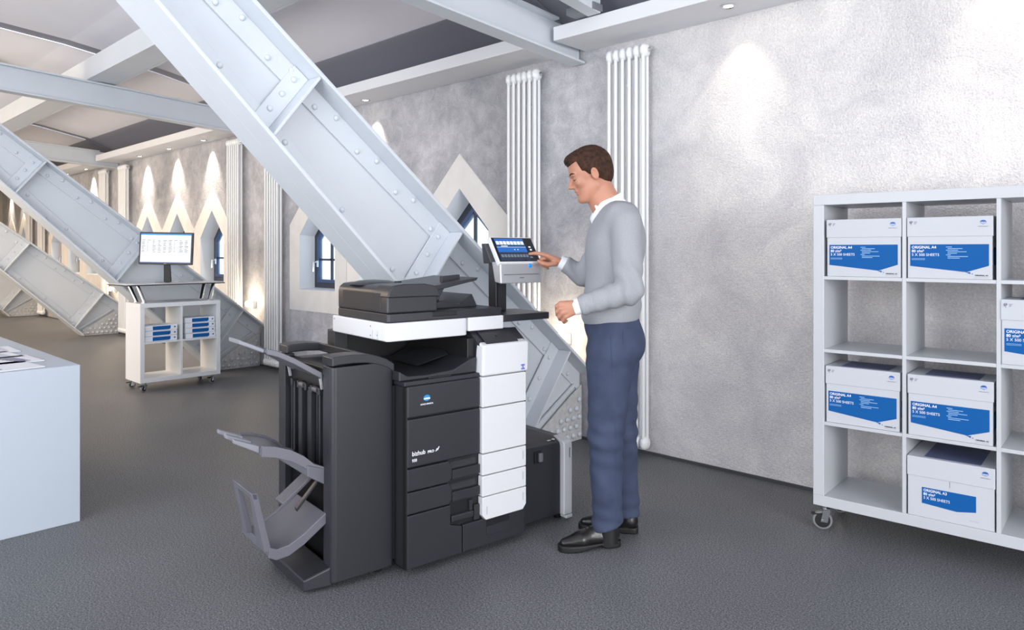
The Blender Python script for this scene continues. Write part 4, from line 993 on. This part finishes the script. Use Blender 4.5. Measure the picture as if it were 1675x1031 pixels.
def neck(P):
    d = cone(P, m3(1003, 352, .02), hp(.018, 0, -.035), .068, .058)
    return smin(d, cone(P, m3(988, 345, .02), hp(-.010, 0, -.055), .05, .046), .03)
def rot_noise(P, a, b, c, amp): return amp*np.sin(P[..., 0]*a+P[..., 2]*b+np.sin(P[..., 1]*c+P[..., 2]*11)*1.3)
# --- hands
def handN(P):      # near hand, loosely closed, hanging from the cuff
    w0 = NWR; d = None
    kn = [m3(917, 497, -.222), m3(917, 505, -.228), m3(920, 512, -.226), m3(925, 518, -.220)]
    mid = [m3(911, 501, -.212), m3(911.5, 510, -.218), m3(915, 518, -.217), m3(921, 524, -.211)]
    tip1 = [m3(911, 507, -.192), m3(912, 515, -.194), m3(916, 522, -.193), m3(923, 527, -.190)]
    tip2 = [m3(917, 508, -.178), m3(918, 515, -.178), m3(921, 521, -.178), m3(927, 525, -.177)]
    for k in range(4):
        c = cone(P, w0+np.array([0, -.004, (1.5-k)*.009]), kn[k], .0165, .0118); d = c if d is None else smin(d, c, .009)
    for k in range(4):
        r = .0094 if k < 3 else .0084
        f = chain(P, [kn[k], mid[k], tip1[k], tip2[k]], [.0112, r, r*.95, r*.82], .003); d = smin(d, f, .0028)
    th = chain(P, [m3(938, 500, -.195), m3(927, 498, -.185), m3(918, 500, -.183), m3(911, 503, -.182)], [.016, .0125, .0108, .0085], .005)
    return smin(d, th, .005)
PTIP = m3(866.5, 415.5, .262)
def handF(P):      # far hand, index finger stretched to the screen
    w0 = FWR; d = None
    kn = [m3(897, 419, .246), m3(895, 421, .265), m3(896, 424, .284), m3(899, 427, .300)]
    for k in range(4):
        c = cone(P, w0+np.array([0, (k-1.5)*.010, 0]), kn[k], .018, .0128); d = c if d is None else smin(d, c, .012)
    f = chain(P, [kn[0], m3(885, 415.5, .249), m3(875, 414.5, .255), PTIP], [.0112, .0096, .0088, .0072], .004); d = smin(d, f, .004)
    cur = [([kn[1], m3(886, 424, .266), m3(885, 431, .268), m3(891, 434, .268)], .0098),
           ([kn[2], m3(888, 428, .286), m3(887, 434, .288), m3(893, 437, .288)], .0096),
           ([kn[3], m3(892, 431, .303), m3(891, 436, .304), m3(896, 439, .303)], .0086)]
    for pts, r in cur: d = smin(d, chain(P, pts, [.011, r, r*.95, r*.82], .004), .0045)
    th = chain(P, [m3(908, 431, .246), m3(897, 433, .236), m3(888, 431, .235), m3(881, 427.5, .238)], [.0155, .0122, .0105, .0085], .005)
    return smin(d, th, .007)
# body: one mesh of skin (head, neck, trunk, arms, legs, hands, feet)
def trunk(P):
    d = smin(torso(P, -.02), pelvis(P, -.02), .05)
    for a, b, c, r in ((NSH, NEL, NWR, (.045, .038, .027)), (FSH, FEL, FWR, (.045, .038, .027))):
        d = smin(d, cone(P, a, b, r[0], r[1]), .03); d = smin(d, cone(P, b, c, r[1], r[2]), .01)
    for a, b, c in ((NHIP, NKN, NAN), (FHIP, FKN, FAN)):
        d = smin(d, cone(P, a, b, .078, .052), .03); d = smin(d, cone(P, b, c, .052, .031), .02)
        d = smin(d, cone(P, c+np.array([0, 0, -.01]), c+np.array([-.08, 0, -.045]), .026, .018), .01)
    return smin(d, neck(P), .03)
parts = [surf(lambda P: smin(head(P), neck(P), .012), HO-np.array([.15, .12, .19]), HO+np.array([.17, .12, .16]), .0027),
         surf(handN, NWR-np.array([.13, .09, .11]), NWR+np.array([.05, .07, .05]), .0030),
         surf(handF, FWR-np.array([.20, .09, .08]), FWR+np.array([.05, .09, .08]), .0030),
         surf(trunk, (-.34, -.34, .03), (.24, .36, 1.56), .012)]
off = 0; VV = []; QQ = []
for V, Q in parts: VV.append(V); QQ.append(Q+off); off += len(V)
npmesh('body', np.concatenate(VV), np.concatenate(QQ), SKIN, man, 1)
# eyes and brows
EYEM = mat('eye_white', (225, 222, 218), .2); IRIS = mat('eye_dark', (38, 30, 26), .15)
for s in (-1, 1):
    c = hp(-.0724, s*.030, .0112)
    m = MB(); m.lathe([(.0012, -.0118), (.006, -.0102), (.0102, -.006), (.0118, 0), (.0102, .006), (.006, .0102), (.0012, .0118)], 14, Matrix.Translation(Vector([float(v) for v in c])))
    o = m.build('eye', EYEM, man, smooth=True)
    m = MB(); m.lathe([(.0015, -.001), (.0045, -.0006), (.0052, .001)], 12, Matrix.Translation(Vector([float(v) for v in hp(-.0843, s*.030, .0070)])) @ Matrix.Rotation(PI/2, 4, 'Y')); m.build('iris', IRIS, o)
    def onhead(x, y, z, lift):
        p = hp(x, y, z); n_ = hp(x-1, y*1.0+s*.35, z)-hp(x, y, z); n_ = n_/np.linalg.norm(n_); q = p+n_*.04
        for _ in range(120):
            v = float(head(q.reshape(1, 3))[0])
            if v < lift: break
            q = q-n_*max(v-lift, .0003)*.8
        return Vector([float(v) for v in q])
    MB().tube([onhead(-.06, s*y, z, .0006) for y, z in ((.011, .0335), (.020, .0365), (.030, .0385), (.040, .0365), (.048, .0325))], [.0022, .0034, .0034, .0028, .0012], 8).build('eyebrow', HAIR, man, smooth=True)
    MB().tube([onhead(-.06, s*y, z, .0001) for y, z in ((.020, .0075), (.026, .0048), (.032, .0045), (.038, .0060), (.043, .0085))], [.0007, .0012, .0013, .0012, .0007], 6).build('eyelashes', IRIS, man)
def hairf(P):
    Q = H2(P); S = Q.copy(); S[..., 1] = np.abs(Q[..., 1])
    d = ell(Q, (.013, 0, .056), (.101, .0825, .0885))
    d = smin(d, ell(Q, (-.046, 0, .102), (.050, .052, .030)), .02)
    d = smin(d, ell(Q, (.050, 0, .02), (.062, .070, .085)), .02)
    d = smin(d, cone(Q, (-.065, -.02, .105), (-.086, -.005, .094), .014, .008), .012)
    d = d+.0007*np.sin(Q[..., 0]*290+Q[..., 2]*190+np.sin(Q[..., 1]*90+Q[..., 0]*70)*3)+.0006*np.sin(Q[..., 1]*420+Q[..., 2]*210)
    # cut away the face, below the hairline and in front of the ears
    # keep region: outside 'front of hairline' half-spaces
    d = np.maximum(d, cutneg(plane(S, (-.036, 0, 0), (1, 0, .15)), plane(S, (-.05, 0, .086), (-.30, 0, 1))))
    d = np.maximum(d, cutneg(plane(S, (.026, 0, 0), (1, 0, -.15)), plane(S, (0, 0, .008), (0, 0, 1))))
    d = np.maximum(d, -plane(S, (.05, 0, -.050), (.55, 0, 1)))
    return d
def cutneg(a, b):     # a<0 and b<0 is the removed corner
    return -np.maximum(a, b)
grid('hair', hairf, HO-np.array([.15, .12, .12]), HO+np.array([.16, .12, .19]), .0032, HAIR, man)
# shirt: collar band round the neck and the part seen in the V of the sweater
def shirt(P):
    n = cone(P, m3(1002, 356, .02), hp(.02, 0, -.058), .094, .066)
    n = smin(n, cone(P, m3(988, 352, .02), m3(985, 338, .02), .066, .060), .02)
    top = plane(P, m3(1018, 316, .02), (-.42, 0, 1))
    n = smax(n, top, .004); n = smax(n, plane(P, m3(975, 340, .02), (-.9, 0, .55)), .006)
    return smax(smin(n, torso(P, .0), .015), -plane(P, m3(1000, 440, 0), (0, 0, 1)), .004)
grid('shirt', shirt, (-.12, -.24, 1.18), (.20, .28, 1.68), .0055, SHIRT, man)
for s in (-1, 1):      # collar points turned down over the sweater
    a, b, c, d_ = m3(1019, 314, .02+s*.056), m3(972, 337, .02+s*.040), m3(981, 357, .02+s*.072), m3(1016, 336, .02+s*.098)
    up = np.array([0, s*.006, .002], np.float32)
    MB().hexa([tuple(map(float, q)) for q in (a, b, c, d_, a+up, b+up, c+up, d_+up)]).build('collar', SHIRT, man, bevel=.003)
for w0, el, s in ((NWR, NEL, 1), (FWR, FEL, 1)):
    dv_ = (w0-el)/np.linalg.norm(w0-el)
    a = Vector([float(v) for v in w0-dv_*.03]); b = Vector([float(v) for v in w0+dv_*.016])
    MB().tube([a, b], [.037, .0345], 22).build('shirt_cuff', SHIRT, man, bevel=.003, smooth=True)
def sweater(P):
    d = torso(P, .012)
    fold = .0044*np.sin(P[..., 2]*52+P[..., 0]*38+np.sin(P[..., 1]*18)*1.5)*np.clip((1.22-P[..., 2])*5, 0, 1)+.003*np.sin(P[..., 0]*48-P[..., 2]*20)
    d = d+fold
    hem = smax(ell(P, m3(1000, 517, .01), (.136, .172, .135)), plane(P, m3(1000, 500, 0), (0, 0, 1)), .05)
    d = smin(d, hem, .03)
    # rib at the hem pulls in
    t = plane(P, m3(953, 537, 0), (-.22, 0, 1))
    d = d+.010*np.clip(1-t/.05, 0, 1)
    def arm(a, b, c, r0, r1, r2, ph):
        e2 = np.exp(-(((P-b)**2).sum(-1))/.011); w2 = np.exp(-(((P-c)**2).sum(-1))/.012)
        f = (.0012+.0048*e2+.0026*w2)*np.sin((P[..., 2]*40+P[..., 0]*92+ph)+np.sin(P[..., 1]*30+P[..., 2]*26)*1.4)
        u = cone(P, a, b, r0, r1)+f*np.clip((a[2]-P[..., 2])*6, 0, 1)
        v = cone(P, b, c, r1, r2)+.9*f
        u = smin(u, v, .012)
        dv_ = (c-b)/np.linalg.norm(c-b); e = c-dv_*.012
        return smax(u, plane(P, e, dv_), .006)
    n_ = arm(NSH, NEL, NWR, .071, .060, .041, 0); f_ = arm(FSH, FEL, FWR, .066, .056, .040, 2)
    d = smin(d, f_, .03)
    d = smin(d, n_, .014)
    d = smax(d, -plane(P, m3(953, 540, 0), (-.22, 0, 1)), .006)
    # neck opening and V
    d = smax(d, -cone(P, m3(1008, 350, .02), m3(990, 300, .02), .090, .086), .008)
    q = P-m3(966, 376, .02); k = np.abs(q[..., 1])*1.0-(q[..., 2]*.62+.004); vcut = smax(k, q[..., 0]-.055, .01)
    return smax(d, -vcut, .004)
grid('sweater', sweater, (-.32, -.36, .93), (.24, .38, 1.58), .0062, SWEAT, man)
# sweater trims
for w0, el, r in ((NWR, NEL, .0415), (FWR, FEL, .0405)):
    dv_ = (w0-el)/np.linalg.norm(w0-el)
    a = Vector([float(v) for v in w0-dv_*.075]); b = Vector([float(v) for v in w0-dv_*.012])
    MB().tube([a, b], [r+.004, r], 24).build('rib_cuff', SWEAT, man, bevel=.004, smooth=True)
def jeans(P):
    d = pelvis(P, .008)
    def leg(a, b, c, ph, r):
        z_ = P[..., 2]; kn_ = np.exp(-((z_-.50)/.13)**2)+.9*np.exp(-((z_-.14)/.08)**2)+.6*np.exp(-((z_-.86)/.06)**2)
        f = .0038*kn_*np.sin(z_*78+P[..., 0]*34+ph+np.sin(P[..., 0]*21+P[..., 1]*17)*1.6)+.0022*np.sin(z_*27+P[..., 0]*40+ph)
        u = cone(P, a, b, r[0], r[1])+f; v = cone(P, b, c, r[1], r[2])+f
        u = smin(u, v, .03)
        return u
    n_ = leg(NHIP, NKN, NAN+np.array([0, 0, -.02], np.float32), 0, (.112, .077, .066)); f_ = leg(FHIP, FKN, FAN+np.array([0, 0, -.02], np.float32), 2, (.100, .079, .068))
    l = smin(n_, f_, .010); d = smin(d, l, .035)
    d = smin(d, ell(P, m3(1020, 556, .01), (.088, .15, .095)), .04)
    hn = plane(P, m3(994, 862, -.05), (-.30, 0, 1)); hf = plane(P, m3(1025, 841, .14), (.0, 0, 1))
    side = P[..., 1]-.045
    d = smax(d, -np.where(side < 0, hn, hf), .003)
    return smax(d, plane(P, m3(1000, 505, 0), (0, 0, 1)), .01)
grid('trousers', jeans, (-.16, -.24, .05), (.24, .28, 1.09), .0066, JEAN, man)
# seams and back pocket as thin raised welts on the near side
def onsurf(fn, px, py, d0=-.4):
    # march along the line of sight depth (local y) until the garment is met
    d = d0
    for _ in range(200):
        p = m3(px, py, d); v = float(fn(p.reshape(1, 3))[0])
        if v < .0006: break
        d += max(v*.7, .0008)
    return Vector([float(x) for x in m3(px, py, d)])
SEAM = mat('denim_seam', (58, 68, 98), .85)
MB().tube([onsurf(jeans, 998.5+k*.2, 548+k*3.6) for k in range(18)], .0016, 6).build('front_pocket_seam', SEAM, man)
MB().tube([onsurf(jeans, *q) for q in ((1019, 541), (1019.5, 560), (1021, 588), (1029, 592), (1036, 587))], .0016, 6).build('back_pocket_seam', SEAM, man)
MB().tube([onsurf(jeans, 1005+.9*math.sin(k*.5)+k*.1, 690+k*7.5) for k in range(22)], .0014, 6).build('leg_seam', SEAM, man)
# shoes
def shoe(name, heel, toe, h=.075, cut=None):
    heel = np.array(heel, np.float32); toe = np.array(toe, np.float32); L = float(np.linalg.norm(toe-heel)); ux = (toe-heel)/L; uy = np.array([-ux[1], ux[0], 0], np.float32)
    def loc(P):
        q = P-heel; return np.stack([q @ ux, q @ uy, q[..., 2]], -1)
    def f(P):
        Q = loc(P)
        d = cone(Q, (.042, 0, .058), (.042, 0, .095), .037, .036)
        d = smin(d, cone(Q, (.042, 0, .050), (L*.62, 0, .046), .038, .036), .02)
        d = smin(d, cone(Q, (.10, 0, .088), (L*.66, 0, .048), .027, .020), .02)
        d = smin(d, cone(Q, (L*.64, .003, .040), (L-.030, 0, .034), .040, .021), .02)
        d = smax(d, -(Q[..., 2]-.026), .006)
        d = smax(d, Q[..., 2]-.112, .006)
        tf = np.clip((Q[..., 0]-L*.45)/(L*.55), 0, 1); d = smax(d, Q[..., 2]-(.10-.045*tf), .012)
        return d
    lo = np.minimum(heel, toe)-np.array([.06, .07, 0]); hi = np.maximum(heel, toe)+np.array([.06, .07, 0]); lo[2] = .015; hi[2] = .13
    o = grid(name, f, lo, hi, .004, LEA, man)
    def g(P):
        Q = loc(P)
        w_ = .038+.010*np.clip((Q[..., 0]-.08)/.1, 0, 1)-.020*np.clip((Q[..., 0]-(L-.09))/.09, 0, 1)**2
        d = np.maximum(np.abs(Q[..., 1])-w_, np.maximum(-Q[..., 0]-.001, Q[..., 0]-L))
        c = smax(np.abs(Q[..., 1])-w_, np.maximum(-Q[..., 0]-.001, Q[..., 0]-L), .03)
        arch = (Q[..., 0] > .075) & (Q[..., 0] < .75*L)
        up = smax(c, Q[..., 2]-.030, .002)
        bot = np.where(arch, .016, .0)*np.clip((Q[..., 0]-.075)*40, 0, 1)*np.clip((.75*L-Q[..., 0])*9, 0, 1)
        return np.maximum(up, bot+.0005-Q[..., 2])
    lo2 = lo.copy(); hi2 = hi.copy(); lo2[2] = -.008; hi2[2] = .045
    grid('sole', g, lo2, hi2, .004, SOLE, o)
    M0 = Matrix(((ux[0], uy[0], 0, heel[0]), (ux[1], uy[1], 0, heel[1]), (0, 0, 1, 0), (0, 0, 0, 1)))
    for k in range(4):
        x = .125+k*.017; z = .108-k*.0095
        MB().tube([M0 @ Vector((x, -.022, z-.010)), M0 @ Vector((x+.004, 0, z+.001)), M0 @ Vector((x, .022, z-.010))], .0022, 6).build('lace', SOLE, o)
    return o
def fl(px, py):
    Y = EYE*F/(py-410); return ((px-837.5)/F*Y-MX, Y-DM, 0)
for c_ in (NAN, FAN):
    MB().tube([Vector([float(v) for v in c_+np.array([.004, 0, -.05])]), Vector([float(v) for v in c_+np.array([0, 0, .06])])], .046, 18).build('sock', SOLE, man, smooth=True)
shoe('shoe', fl(1013, 891), fl(913, 902)); shoe('shoe', fl(1044, 871), fl(946, 864))
